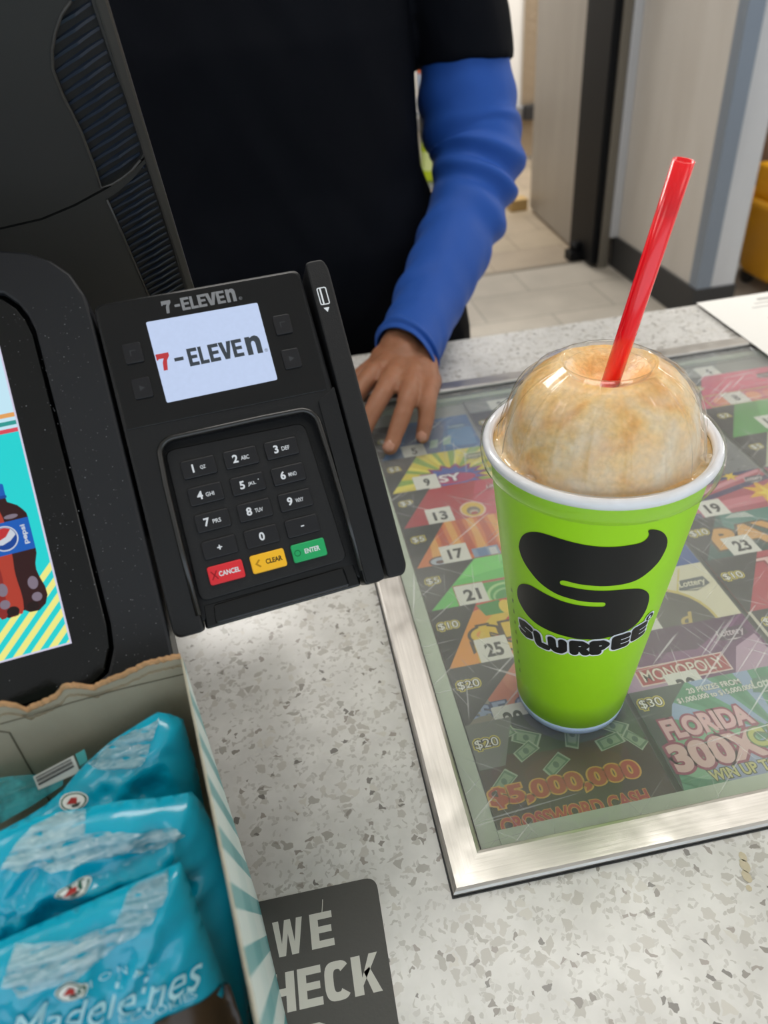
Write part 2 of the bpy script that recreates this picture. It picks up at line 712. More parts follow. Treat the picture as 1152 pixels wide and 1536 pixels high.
BLOCK = {
    'E': [R4(0, 0, .36, 1), R4(.36, 0, 1, .2), R4(.36, .41, .93, .60), R4(.36, .8, 1, 1)],
    'L': [R4(0, 0, .38, 1), R4(.38, 0, 1, .2)],
    'V': [[(0, 1), (.34, 1), (.5, .34), (.66, 1), (1, 1), (.68, 0), (.32, 0)]],
    'W': [[(0, 1), (.2, 1), (.29, .34), (.40, 1), (.60, 1), (.71, .34), (.8, 1), (1, 1), (.82, 0), (.60, 0), (.5, .60), (.40, 0), (.18, 0)]],
    'H': [R4(0, 0, .34, 1), R4(.66, 0, 1, 1), R4(.34, .41, .66, .60)],
    'K': [R4(0, 0, .34, 1), [(.34, .42), (.68, 1), (1, 1), (.34, .22)], [(.42, .56), (.64, .66), (1, 0), (.66, 0)]],
    'I': [R4(.3, 0, .7, 1)],
    'D': [R4(0, 0, .34, 1), [(.34, 0), (.62, 0), (.86, .08), (1, .3), (1, .7), (.86, .92), (.62, 1), (.34, 1), (.34, .82), (.55, .82), (.64, .7), (.64, .3), (.55, .18), (.34, .18)]],
    'C': [ring_arc(radians(38), radians(322), 0.34)],
}


def block(bm, ch, cx, cy, w, h, z, M=ID, mi=0):
    for P in BLOCK[ch]:
        fill(bm, [(cx + (x - .5) * w, cy + (y - .5) * h) for x, y in P], z, M, mi)

# ------------------------------------------------------------------ measured outlines (mm or metres in each thing's own frame)
HOUSE = [[-0.0461, 0.42, 0.2432], [0.98986, 0.13016, 0.05692], [-0.0, -0.40067, 0.91622], [0.14206, -0.90693, -0.39661]]
UPVENT = [[-7.4, 151.7], [-13.8, 146.9], [-18.9, 142.8], [-23.3, 137.5], [-27.3, 130.8], [-29.8, 123.6], [-29.9, 113.9], [-28.1, 96.9], [-28.1, 79.2], [-28.9, 68.4], [-23.1, 69.0], [-17.8, 71.0], [-12.3, 73.8], [-7.2, 78.0], [-4.2, 81.6], [-3.8, 85.0], [-5.8, 116.9], [-6.5, 141.9], [-6.4, 151.5]]
LOWVENT = [[-28.2, 61.4], [-21.3, 64.3], [-13.1, 69.1], [-5.3, 75.4], [-4.9, 39.0], [-5.6, -13.0], [-25.6, -6.5], [-26.9, 32.7]]
SEAM = [[-104.9, 59.5], [-80.0, 58.3], [-60.4, 58.6], [-43.3, 62.1], [-27.0, 67.2], [-13.3, 72.9], [-3.5, 79.3], [-0.4, 82.1]]
HRIM = [[-0.1, 144.8], [-0.9, 81.5], [-0.1, 0.0]]
CUP = [0.1403, 0.2806, 0.0]
LOGO = [[-2.7525, 0.1452], [-2.7266, 0.1506], [-2.674, 0.1558], [-2.5975, 0.1599], [-2.501, 0.1627], [-2.4058, 0.1637], [-2.2952, 0.1638], [-2.1698, 0.1634], [-2.0358, 0.1629], [-1.8913, 0.1626], [-1.7602, 0.1627], [-1.64, 0.1631], [-1.5577, 0.1635], [-1.5135, 0.165], [-1.4979, 0.1672], [-1.5037, 0.1688], [-1.5168, 0.1703], [-1.4951, 0.1709], [-1.4394, 0.1699], [-1.3747, 0.1677], [-1.3102, 0.1641], [-1.2574, 0.1595], [-1.2369, 0.1546], [-1.2481, 0.1504], [-1.2783, 0.1461], [-1.333, 0.1428], [-1.3916, 0.1404], [-1.466, 0.1381], [-1.5585, 0.1368], [-1.6807, 0.1362], [-1.8143, 0.1359], [-1.9465, 0.136], [-2.0793, 0.1361], [-2.1853, 0.1365], [-2.2283, 0.1362], [-2.2539, 0.1349], [-2.2496, 0.1333], [-2.2254, 0.1328], [-2.1353, 0.1328], [-1.9993, 0.1326], [-1.8504, 0.1325], [-1.6992, 0.1325], [-1.5724, 0.1321], [-1.4484, 0.1306], [-1.3629, 0.128], [-1.2944, 0.1245], [-1.2462, 0.1202], [-1.2239, 0.1145], [-1.2268, 0.1088], [-1.2636, 0.1038], [-1.3299, 0.1], [-1.4421, 0.0975], [-1.5721, 0.0961], [-1.7156, 0.0951], [-1.8557, 0.0944], [-1.9956, 0.094], [-2.1384, 0.0941], [-2.268, 0.0942], [-2.4057, 0.0945], [-2.5338, 0.0951], [-2.6505, 0.0967], [-2.7516, 0.0997], [-2.826, 0.1035], [-2.8472, 0.1079], [-2.8237, 0.1134], [-2.7716, 0.1176], [-2.6969, 0.1207], [-2.6158, 0.1226], [-2.5227, 0.1228], [-2.4091, 0.1222], [-2.2858, 0.1214], [-2.1365, 0.1207], [-1.9775, 0.1205], [-1.8523, 0.1206], [-1.7896, 0.1207], [-1.7689, 0.1218], [-1.7724, 0.1231], [-1.7982, 0.1239], [-1.8756, 0.1239], [-2.0148, 0.1239], [-2.1409, 0.1244], [-2.2714, 0.1251], [-2.3919, 0.1268], [-2.5013, 0.1293], [-2.5974, 0.1329], [-2.6782, 0.1367], [-2.7289, 0.1408]]
LETTERS = [('S', [[-2.7182, 0.0843], [-2.8153, 0.0888], [-2.6165, 0.0783]]), ('L', [[-2.4654, 0.0832], [-2.5487, 0.0877], [-2.3818, 0.0784]]), ('U', [[-2.2453, 0.0844], [-2.2745, 0.0896], [-2.2165, 0.0784]]), ('R', [[-1.9761, 0.0865], [-1.9915, 0.0918], [-1.958, 0.0809]]), ('P', [[-1.7383, 0.0876], [-1.7628, 0.0929], [-1.7102, 0.0816]]), ('E', [[-1.4778, 0.09], [-1.5436, 0.0961], [-1.4124, 0.0829]]), ('E', [[-1.2242, 0.0924], [-1.3299, 0.1], [-1.0756, 0.0822]])]
REG = [[-1.1055, 0.101]]
BOXK = [-0.0566, 0.19, 0.185]
BOXANG = 0.18956
PREF = [[-0.0125, -0.0105, 0.174], [-0.014, -0.0435, 0.172], [-0.012, -0.0667, 0.17]]
P1 = [[-59.2, -21.8], [-49.8, -20.2], [-43.2, -18.4], [-36.8, -15.4], [-29.1, -10.1], [-18.1, -4.8], [-9.1, -2.3], [0.0, 0.0], [4.0, -2.2], [7.7, -5.6], [7.5, -15.6], [7.5, -22.8], [7.0, -29.1], [5.7, -41.0]]
P1win = [[-27.0, -8.5], [-16.7, -3.8], [-11.5, -3.4], [0.5, -1.3], [-7.0, -11.7], [-10.6, -13.4], [-18.9, -11.6]]
P1tail = [[-57.8, -5.0], [-53.3, -5.8], [-46.1, -7.7], [-36.4, -12.1], [-37.3, -15.2], [-49.3, -18.7], [-62.7, -21.4]]
P1bar = [[-45.2, -8.5], [-31.0, -6.0], [-30.6, -10.5], [-40.9, -10.6]]
P1bar2 = [[-30.3, -5.8], [-27.0, -5.2], [-27.1, -9.8], [-30.1, -10.5]]
P1emb = [[-33.0, -18.1], [-37.8, -18.2], [-27.9, -19.4], [-32.3, -15.5], [-33.8, -20.8]]
P2 = [[-50.7, 7.1], [-44.2, 7.6], [-39.9, 7.9], [-30.9, 6.7], [-23.3, 4.9], [-13.3, 3.3], [-2.8, -0.0], [7.6, -2.1], [9.5, -6.7], [10.9, -14.6], [11.0, -21.2], [11.7, -30.3], [11.6, -36.5]]
P2win = [[-49.0, -0.6], [-43.5, 4.2], [-38.5, 7.0], [-23.0, 6.3], [-24.3, 0.7], [-7.9, -5.3], [0.6, -7.5], [3.4, -11.2], [-6.8, -12.0], [-26.9, -7.2], [-43.4, -2.6]]
P2emb = [[-31.1, -13.0], [-36.2, -12.3], [-26.0, -14.0], [-30.5, -11.2], [-31.7, -15.3]]
P3 = [[-52.2, 7.2], [-44.3, 5.1], [-31.0, 2.4], [-22.8, 2.3], [-14.2, 2.9], [-7.5, 1.6], [0.0, -0.0], [4.9, -6.1], [4.6, -15.0], [3.9, -22.9], [5.2, -34.2], [7.5, -47.9], [6.0, -61.6]]
P3win = [[-52.7, -9.6], [-48.1, -2.7], [-31.4, -5.8], [-21.4, -6.5], [-16.2, -0.3], [-10.7, 1.9], [-4.7, 0.9], [-6.1, -4.0], [-12.4, -9.0], [-18.6, -10.9], [-26.2, -13.6], [-34.1, -15.3], [-48.8, -13.7]]
P3emb = [[-36.7, -18.4], [-42.1, -18.1], [-32.9, -18.8], [-36.1, -16.1], [-37.5, -21.1]]
P3txt = [[-46.1, -24.3], [-2.9, -30.2], [-2.6, -28.0], [-31.0, -19.0], [-15.2, -22.0], [-27.4, -31.8], [-6.7, -35.0]]
P3pic = [[-18.7, -36.7], [3.2, -39.0], [4.5, -49.7], [-20.4, -42.7]]
TORN = [[-60.0, 189.5], [-56.8, 187.5], [-53.6, 183.2], [-50.2, 184.0], [-44.2, 184.8], [-38.9, 188.6], [-34.7, 186.4], [-31.5, 183.5], [-27.0, 184.5], [-19.2, 185.2], [-12.0, 186.8], [-5.2, 186.2], [0.2, 185.1]]
CREASE = [[-62.7, 182.1], [-54.2, 181.5], [-38.8, 181.3], [-22.4, 180.1], [-0.8, 177.4]]
FLAP = [[-64.0, 178.8], [-61.6, 176.7], [-62.5, 154.7]]

# ================================================================== THE ROOM
TILE = tile_mat('grey_floor_tile', '#b5aea3', '#aca59a', '#8d877e', 0.60, 0.30)
TILE2 = tile_mat('beige_floor_tile', '#a99b86', '#a09280', '#857866', 0.45, 0.30, 0.0)
bm = bmesh.new()
box(bm, (-4, -3, -0.06), (5, 3.60, 0))
structure('floor', bm, TILE)
bm = bmesh.new()
box(bm, (-4, 3.60, -0.06), (5, 6.1, 0.0))
structure('floor_backroom', bm, TILE2)
bm = bmesh.new()
box(bm, (-0.6, 3.585, 0), (1.58, 3.615, 0.004))
structure('trim_1', bm, mat('threshold_metal', '#8d8579', 0.4, 0.6), bevel=0.001)
WHITE_WALL = mat('white_paint', '#dedcd8', 0.6, var=0.03)
bm = bmesh.new()
box(bm, (-4, -3, 2.9), (5, 6.1, 2.96))
structure('ceiling', bm, mat('ceiling_white', '#e4e2dd', 0.8))
bm = bmesh.new()
box(bm, (-4, 5.95, 0), (5, 6.1, 2.9))
structure('wall_back', bm, WHITE_WALL)
bm = bmesh.new()
box(bm, (-4.1, -3, 0), (-4, 6.1, 2.9))
structure('wall_left', bm, WHITE_WALL)
bm = bmesh.new()
box(bm, (5, -3, 0), (5.1, 6.1, 2.9))
structure('wall_right', bm, WHITE_WALL)
# wall with the doorway, left of it and above it
bm = bmesh.new()
box(bm, (-4, 3.48, 0), (0.45, 3.62, 2.9))
box(bm, (0.45, 3.48, 2.2), (1.58, 3.62, 2.9))
structure('wall_doorway', bm, WHITE_WALL)
# wall end beside the doorway: laminate panel, steel corner trims, dark kick
LAM = laminate_mat('grey_laminate', '#b3ada6', '#bdb8b2')
LAM2 = laminate_mat('pale_laminate', '#b9bbbf', '#c4c6ca')
bm = bmesh.new()
box(bm, (1.70, 2.70, 0), (1.862, 3.62, 2.9))
structure('wall_partition', bm, LAM)
bm = bmesh.new()
box(bm, (1.758, 2.694, 0.15), (1.863, 2.70, 2.9))
structure('trim_2', bm, LAM2)
bm = bmesh.new()
box(bm, (1.694, 2.688, 0.15), (1.758, 2.752, 2.9))
structure('trim_3', bm, mat('blue_grey_corner', '#7d8794', 0.35, 0.35), bevel=0.003)
bm = bmesh.new()
box(bm, (1.66, 3.45, 0.15), (1.70, 3.50, 2.9))
structure('trim_4', bm, mat('pale_grey_trim', '#b9bcc2', 0.4, 0.2), bevel=0.003)
bm = bmesh.new()
box(bm, (1.686, 2.685, 0), (1.870, 2.702, 0.15))
box(bm, (1.686, 2.70, 0), (1.702, 3.49, 0.15))
structure('baseboard_partition', bm, mat('black_rubber_base', '#2b2b2c', 0.55), bevel=0.003)
# door frame and its open door leaf
bm = bmesh.new()
box(bm, (1.618, 3.46, 0), (1.66, 3.62, 2.2))
structure('trim_5', bm, mat('brown_grey_frame', '#68635a', 0.5), bevel=0.004)
bm = bmesh.new()
prism(bm, [(1.600, 3.76), (1.640, 3.76), (1.690, 4.60), (1.648, 4.60)], 0.02, 2.15)
door = structure('door_1', bm, laminate_mat('door_laminate', '#8b847b', '#948d84', 0.4))
bm = bmesh.new()
box(bm, (1.578, 3.47, 0.02), (1.616, 3.765, 2.15))
structure('hinge_edge', bm, mat('black_hinge', '#08090c', 0.5, spec=0.2), door, bevel=0.006)
bm = bmesh.new()
box(bm, (1.52, 3.60, 0.0), (1.62, 3.68, 0.05))
lathe(bm, [(0.001, 0.05), (0.028, 0.052), (0.03, 0.075), (0.02, 0.09), (0.001, 0.092)], 16, T(1.56, 3.64, 0), cap=True)
structure('floor_closer', bm, mat('black_hinge', '#16181c', 0.4), door, bevel=0.004)

# diamond plate panel on the back wall, grey rail with a black bumper
m = mat('beige_diamond_plate', '#a1917c', 0.38, 0.25)
bm = bmesh.new()
box(bm, (2.03, 5.925, 0.03), (3.4, 5.95, 2.4))
for i in range(9):
    for j in range(60):
        cx, cz = 2.06 + i * 0.045, 0.06 + j * 0.036 + (0.018 if i % 2 else 0)
        a = 0.9 if (i + j) % 2 else -0.9
        q = [(cx + 0.018 * cos(a), cz + 0.018 * sin(a)), (cx + 0.005 * sin(a), cz - 0.005 * cos(a)), (cx - 0.018 * cos(a), cz - 0.018 * sin(a)), (cx - 0.005 * sin(a), cz + 0.005 * cos(a))]
        prism(bm, q, -0.004, 0.0, Matrix(((1, 0, 0, 0), (0, 0, 1, 5.925), (0, 1, 0, 0), (0, 0, 0, 1))))
structure('wall_panel', bm, m)
t = thing('bumper_rail', 'grey bumper rail with black end block on the far white wall', 'rail', (2.0, 5.9, 0.34))
bm = bmesh.new()
box(bm, (-0.9, -0.01, -0.045), (0.03, 0.05, 0.045))
obj('rail', bm, mat('rail_grey', '#8f9093', 0.4, 0.4), t, bevel=0.008)
bm = bmesh.new()
box(bm, (0.03, -0.05, -0.05), (0.13, 0.025, 0.05))
obj('end_block', bm, mat('black_rubber_base'), t, bevel=0.008)
bm = bmesh.new()
box(bm, (-0.055, -0.05, 0), (0.055, 0.05, 0.07))
o = obj('wooden_block', bm, mat('raw_wood', '#a98d5c', 0.6, var=0.15, vscale=30), bevel=0.004)
o.location = (1.585, 4.66, 0)
tag(o, 'small tan wooden block on the floor beside the grey door', 'block')

# brown cabinet at the right and yellow mop bucket in front of it
t = thing('brown_cabinet', 'brown wooden cabinet behind the yellow mop bucket', 'cabinet', (2.62, 3.55, 0))
bm = bmesh.new()
box(bm, (-0.62, -0.28, 0.08), (0.62, 0.28, 1.5))
obj('body', bm, laminate_mat('brown_wood', '#4b3526', '#5e4430'), t, bevel=0.004)
bm = bmesh.new()
box(bm, (-0.58, -0.25, 0.0), (0.58, 0.25, 0.08))
obj('plinth', bm, mat('black_rubber_base'), t)
for s in (-1, 1):
    bm = bmesh.new()
    box(bm, (s * 0.31 - 0.29, -0.30, 0.10), (s * 0.31 + 0.29, -0.28, 1.46))
    d = obj('door', bm, laminate_mat('brown_wood2', '#553c2a', '#664a35'), t, bevel=0.004)
    bm = bmesh.new()
    tube(bm, [(s * 0.06, -0.30, 0.7), (s * 0.06, -0.33, 0.72), (s * 0.06, -0.33, 0.88), (s * 0.06, -0.30, 0.90)], 0.006, 8)
    obj('handle', bm, mat('rail_grey'), d, smooth=True)
YEL = mat('yellow_plastic', '#e8a814', 0.35, var=0.05)
t = thing('mop_bucket', 'yellow mop bucket with wire handle on the floor by the wall end', 'bucket', (2.30, 2.93, 0.0))
bm = bmesh.new()
rings = []
for z, sx, sy in ((0.07, 0.185, 0.155), (0.09, 0.195, 0.165), (0.36, 0.225, 0.195), (0.375, 0.245, 0.215), (0.40, 0.245, 0.215), (0.40, 0.215, 0.19), (0.12, 0.185, 0.155)):
    rings.append([Vector((x, y, z)) for x, y in rrect(-sx, -sy, sx, sy, 0.09, 6)])
loft(bm, rings)
obj('tub', bm, YEL, t, smooth=True)
bm = bmesh.new()
prism(bm, rcorner([(-0.2, -0.10), (0.05, -0.10), (0.05, 0.12), (-0.2, 0.12)], 0.03), 0.36, 0.47)
prism(bm, rcorner([(-0.2, -0.12), (-0.06, -0.12), (-0.06, 0.14), (-0.2, 0.14)], 0.03), 0.46, 0.52)
obj('wringer', bm, YEL, t, bevel=0.012)
bm = bmesh.new()
tube(bm, smooth_path([(-0.22, -0.19, 0.36), (-0.2, -0.235, 0.29), (0, -0.26, 0.20), (0.2, -0.235, 0.29), (0.22, -0.19, 0.36)]), 0.006, 8)
obj('handle', bm, mat('dark_wire', '#3c3a38', 0.4, 0.6), t, smooth=True)
for sx in (-1, 1):
    for sy in (-1, 1):
        bm = bmesh.new()
        lathe(bm, [(0.004, -0.014), (0.033, -0.014), (0.035, -0.006), (0.035, 0.006), (0.033, 0.014), (0.004, 0.014)], 20, T(sx * 0.14, sy * 0.11, 0.035) @ Matrix.Rotation(pi / 2, 4, 'Y'), cap=True)
        obj('caster', bm, mat('black_rubber_base'), t, smooth=True)
bm = bmesh.new()
poly(bm, ellipse(0.05, 0.22, 0.03, 0.035, 20), 0, T(0, -0.1935, 0.0) @ Matrix.Rotation(pi / 2, 4, 'X'))
obj('mark', bm, mat('dark_wire'), t)

# snack rack glimpsed between the shirt and the sleeve
t = thing('snack_rack', 'wire snack rack behind the person in the dark shirt', 'rack', (0.57, 3.12, 0))
bm = bmesh.new()
for x in (-0.13, 0.13):
    for y in (-0.17, 0.17):
        boxc(bm, (x, y, 0.7), (0.025, 0.025, 1.4))
obj('upright', bm, mat('dark_wire'), t)
for z in (0.35, 0.62, 0.88):
    bm = bmesh.new()
    box(bm, (-0.14, -0.18, z - 0.015), (0.14, 0.18, z))
    obj('shelf', bm, mat('rail_grey'), t, bevel=0.003)


def bottle(cols, loc, h, label):
    t = thing('bottle', label, 'bottle', loc, group='drinks on the snack rack')
    bm = bmesh.new()
    lathe(bm, [(0.001, 0), (0.030, 0), (0.034, 0.01), (0.034, h * 0.62), (0.024, h * 0.78), (0.012, h * 0.88), (0.012, h * 0.94)], 20, cap=True)
    obj('body', bm, mat('drink_' + cols[0].lstrip('#'), cols[0], 0.15), t, smooth=True)
    bm = bmesh.new()
    lathe(bm, [(0.0346, h * 0.2), (0.0348, h * 0.22), (0.0348, h * 0.5), (0.0346, h * 0.52)], 20)
    obj('paper_label', bm, flat(cols[1]), t, smooth=True)
    bm = bmesh.new()
    lathe(bm, [(0.001, h * 0.93), (0.014, h * 0.93), (0.014, h), (0.001, h)], 16, cap=True)
    obj('cap', bm, flat(cols[2]), t, smooth=True)


k = 0
for z, row in ((0.35, [('#4b3524', '#c9b486', '#1c1c1c'), ('#b9a27e', '#7a5a30', '#e2ded2'), ('#d8b93a', '#6b4a22', '#4a3a28')]),
               (0.62, [('#c4c0b6', '#5a6a7a', '#e4e0d8'), ('#7fae2f', '#c8d832', '#2f5a1e'), ('#c9d92a', '#dfe8a0', '#e9e6dc')]),
               (0.88, [('#3a4b6a', '#e4e4e4', '#20304a'), ('#8fa8c8', '#2f5a9a', '#dfe3ea'), ('#d8602a', '#b8c4d4', '#d83a1a')])):
    for i, c in enumerate(row):
        nm = ['dark brown', 'tan', 'yellow-brown', 'pale grey', 'green', 'lime yellow', 'navy', 'pale blue', 'orange'][k]
        bottle(c, (0.585 + (i - 1) * 0.085, 3.03, z + 0.0005), 0.21, nm + ' drink bottle on the rack behind the blue sleeve')
        k += 1

# ceiling lamps
LAMP_M = mat('lamp_diffuser', '#ffffff', 0.5, emit=1.0)
for i, (x, y, watts) in enumerate(LAMPS):
    t = thing('ceiling_light', 'white recessed ceiling panel light above the shop', 'ceiling light', (x, y, 2.9), group='ceiling panel lights')
    bm = bmesh.new()
    for a, b in (((-0.62, -0.32), (0.62, -0.30)), ((-0.62, 0.30), (0.62, 0.32)), ((-0.62, -0.30), (-0.60, 0.30)), ((0.60, -0.30), (0.62, 0.30))):
        box(bm, (a[0], a[1], -0.02), (b[0], b[1], -0.001))
    obj('frame', bm, mat('ceiling_white'), t)
    L = bpy.data.lights.new('panel_lamp', 'AREA')
    L.shape = 'RECTANGLE'
    L.size, L.size_y = 1.18, 0.58
    L.energy = watts
    L.color = (1.0, 0.965, 0.915)
    lo = bpy.data.objects.new('panel_lamp', L)
    COL.objects.link(lo)
    lo.parent = t
    lo.location = (0, 0, -0.03)

# ================================================================== THE COUNTER
QUARTZ = quartz_mat()
FX0, FY0, FX1, FY1 = 0.0365, 0.172, 0.575, 0.711
HX0, HY0, HX1, HY1 = FX0 + 0.004, FY0 + 0.004, FX1 - 0.004, FY1 - 0.004
bm = bmesh.new()
X0, X1, Y0, Y1 = -1.1, 1.7, -0.07, 0.82
for a, b in (((X0, Y0), (X1, HY0)), ((X0, HY1), (X1, Y1)), ((X0, HY0), (HX0, HY1)), ((HX1, HY0), (X1, HY1))):
    box(bm, (a[0], a[1], -0.04), (b[0], b[1], 0))
o = obj('countertop', bm, QUARTZ)
o.location = (0, 0, CT)
tag(o, 'pale grey speckled quartz shop countertop', 'countertop')
bm = bmesh.new()     # dried tan spill near the front right
rr = random.Random(11)
for cx, cy, rx, ry in ((0.1862, 0.1605, 0.0018, 0.0026), (0.1846, 0.1560, 0.0022, 0.0036), (0.1825, 0.1510, 0.0022, 0.0032), (0.1803, 0.1455, 0.0014, 0.0016)):
    poly(bm, [(cx + rx * cos(2 * pi * k / 18) * rr.uniform(.9, 1.1), cy + ry * sin(2 * pi * k / 18) * rr.uniform(.9, 1.1)) for k in range(18)], 0.0002)
obj('dried_spill', bm, mat('tan_spill', '#bdb298', 0.45, var=0.12, vscale=500), o)
t = thing('counter_cabinet', 'grey cabinet carrying the speckled countertop', 'cabinet', (0.3, 0.36, 0))
bm = bmesh.new()
box(bm, (-1.35, -0.36, 0.09), (1.35, 0.36, CT - 0.0405))
obj('body', bm, mat('cabinet_grey', '#5c5a57', 0.5), t)
bm = bmesh.new()
box(bm, (-1.33, -0.32, 0), (1.33, 0.32, 0.09))
obj('plinth', bm, mat('black_rubber_base'), t)
for i in range(3):
    bm = bmesh.new()
    box(bm, (-1.33 + i * 0.89, -0.38, 0.11), (-0.46 + i * 0.89, -0.36, CT - 0.06))
    obj('front_panel', bm, mat('cabinet_grey2', '#6a6864', 0.5), t, bevel=0.003)

# -------- steel framed glass over the lottery tickets
STEEL_X = steel_mat('brushed_steel_long', (30, 900, 900))
STEEL_Y = steel_mat('brushed_steel_deep', (900, 30, 900))
disp = thing('ticket_display', 'steel framed glass panel set in the countertop over lottery tickets', 'display case', (0, 0, CT))
fw_ = 0.0195
prof = [(0.0, 0.0003), (0.0, 0.0022), (0.0008, 0.0034), (0.0022, 0.0040), (0.0172, 0.0040), (0.0188, 0.0036), (0.0195, 0.0026), (0.0195, -0.0075), (0.0060, -0.0075), (0.0052, 0.0003)]


def rail(p, q, inward, mitre, m):
    """p->q outer edge; profile runs inward, ends cut at 45 degrees"""
    bm = bmesh.new()
    p, q, inward = Vector(p), Vector(q), Vector(inward)
    d = (q - p).normalized()
    rings = []
    for e, s in ((p, 1), (q, -1)):
        rings.append([Vector((*(e + inward * a + d * (s * a)), z)) for a, z in prof])
    loft(bm, rings, 0, True)
    return obj('frame_rail', bm, m, disp)


rail((FX0, FY0), (FX1, FY0), (0, 1), 1, STEEL_X)
rail((FX1, FY0), (FX1, FY1), (-1, 0), 1, STEEL_Y)
rail((FX1, FY1), (FX0, FY1), (0, -1), 1, STEEL_X)
rail((FX0, FY1), (FX0, FY0), (1, 0), 1, STEEL_Y)
GX0, GY0, GX1, GY1 = FX0 + fw_, FY0 + fw_, FX1 - fw_, FY1 - fw_
bm = bmesh.new()
poly(bm, [(GX0 + .0008, GY0 + .0008), (GX1 - .0008, GY0 + .0008), (GX1 - .0008, GY1 - .0008), (GX0 + .0008, GY1 - .0008)], 0.0)
glass = obj('glass_pane', bm, glass_sheet_mat(), disp)
bm = bmesh.new()     # dark sealant line round the glass
for a, b in (((GX0 - .0004, GY0 - .0004), (GX1, GY0 + .0009)), ((GX0 - .0004, GY0), (GX0 + .0009, GY1)), ((GX0, GY1 - .0009), (GX1, GY1)), ((GX1 - .0009, GY0), (GX1, GY1))):
    box(bm, (a[0], a[1], -0.004), (b[0], b[1], 0.0006))
obj('sealant', bm, mat('black_sealant', '#15171a', 0.5), disp)
bm = bmesh.new()     # black grime line along the outside of the frame
for a, b in (((FX0 - .0009, FY0 - .0009), (FX1, FY0)), ((FX0 - .0009, FY0), (FX0, FY1)), ((FX0, FY1), (FX1, FY1 + .001)), ((FX1, FY0), (FX1 + .001, FY1))):
    box(bm, (a[0], a[1], 0.0002), (b[0], b[1], 0.0006))
obj('outer_sealant', bm, mat('black_sealant'), disp)
bm = bmesh.new()
box(bm, (GX0, GY0, -0.020), (GX1, GY1, -0.0115))
obj('tray', bm, mat('tray_grey', '#8c8f8a', 0.5, var=0.06, vscale=15), disp)
EDGE = mat('glass_edge_green', '#b9c4b2', 0.35, var=0.12, vscale=60)
bm = bmesh.new()
box(bm, (GX0, GY0, -0.0115), (0.0690, GY1, -0.0060))
box(bm, (0.0690, GY0, -0.0115), (GX1, 0.2035, -0.0044))
box(bm, (0.0690, 0.684, -0.0115), (GX1, GY1, -0.006))
box(bm, (0.528, 0.2035, -0.0115), (GX1, 0.684, -0.006))
obj('tray_rim', bm, EDGE, disp)

# -------- the tickets: columns of printed cards, nearer cards lie over the ones behind
COLX = [70.0, 178.0, 288.5, 402.0]
COLW = [104.0, 106.5, 108.0, 116.0]
ROWY = [202.0, 273.0, 320.5, 377.5, 427.0, 480.0, 533.0, 590.0, 655.0, 683.0]
TICKETS_GROUP = 'lottery tickets under the counter glass'


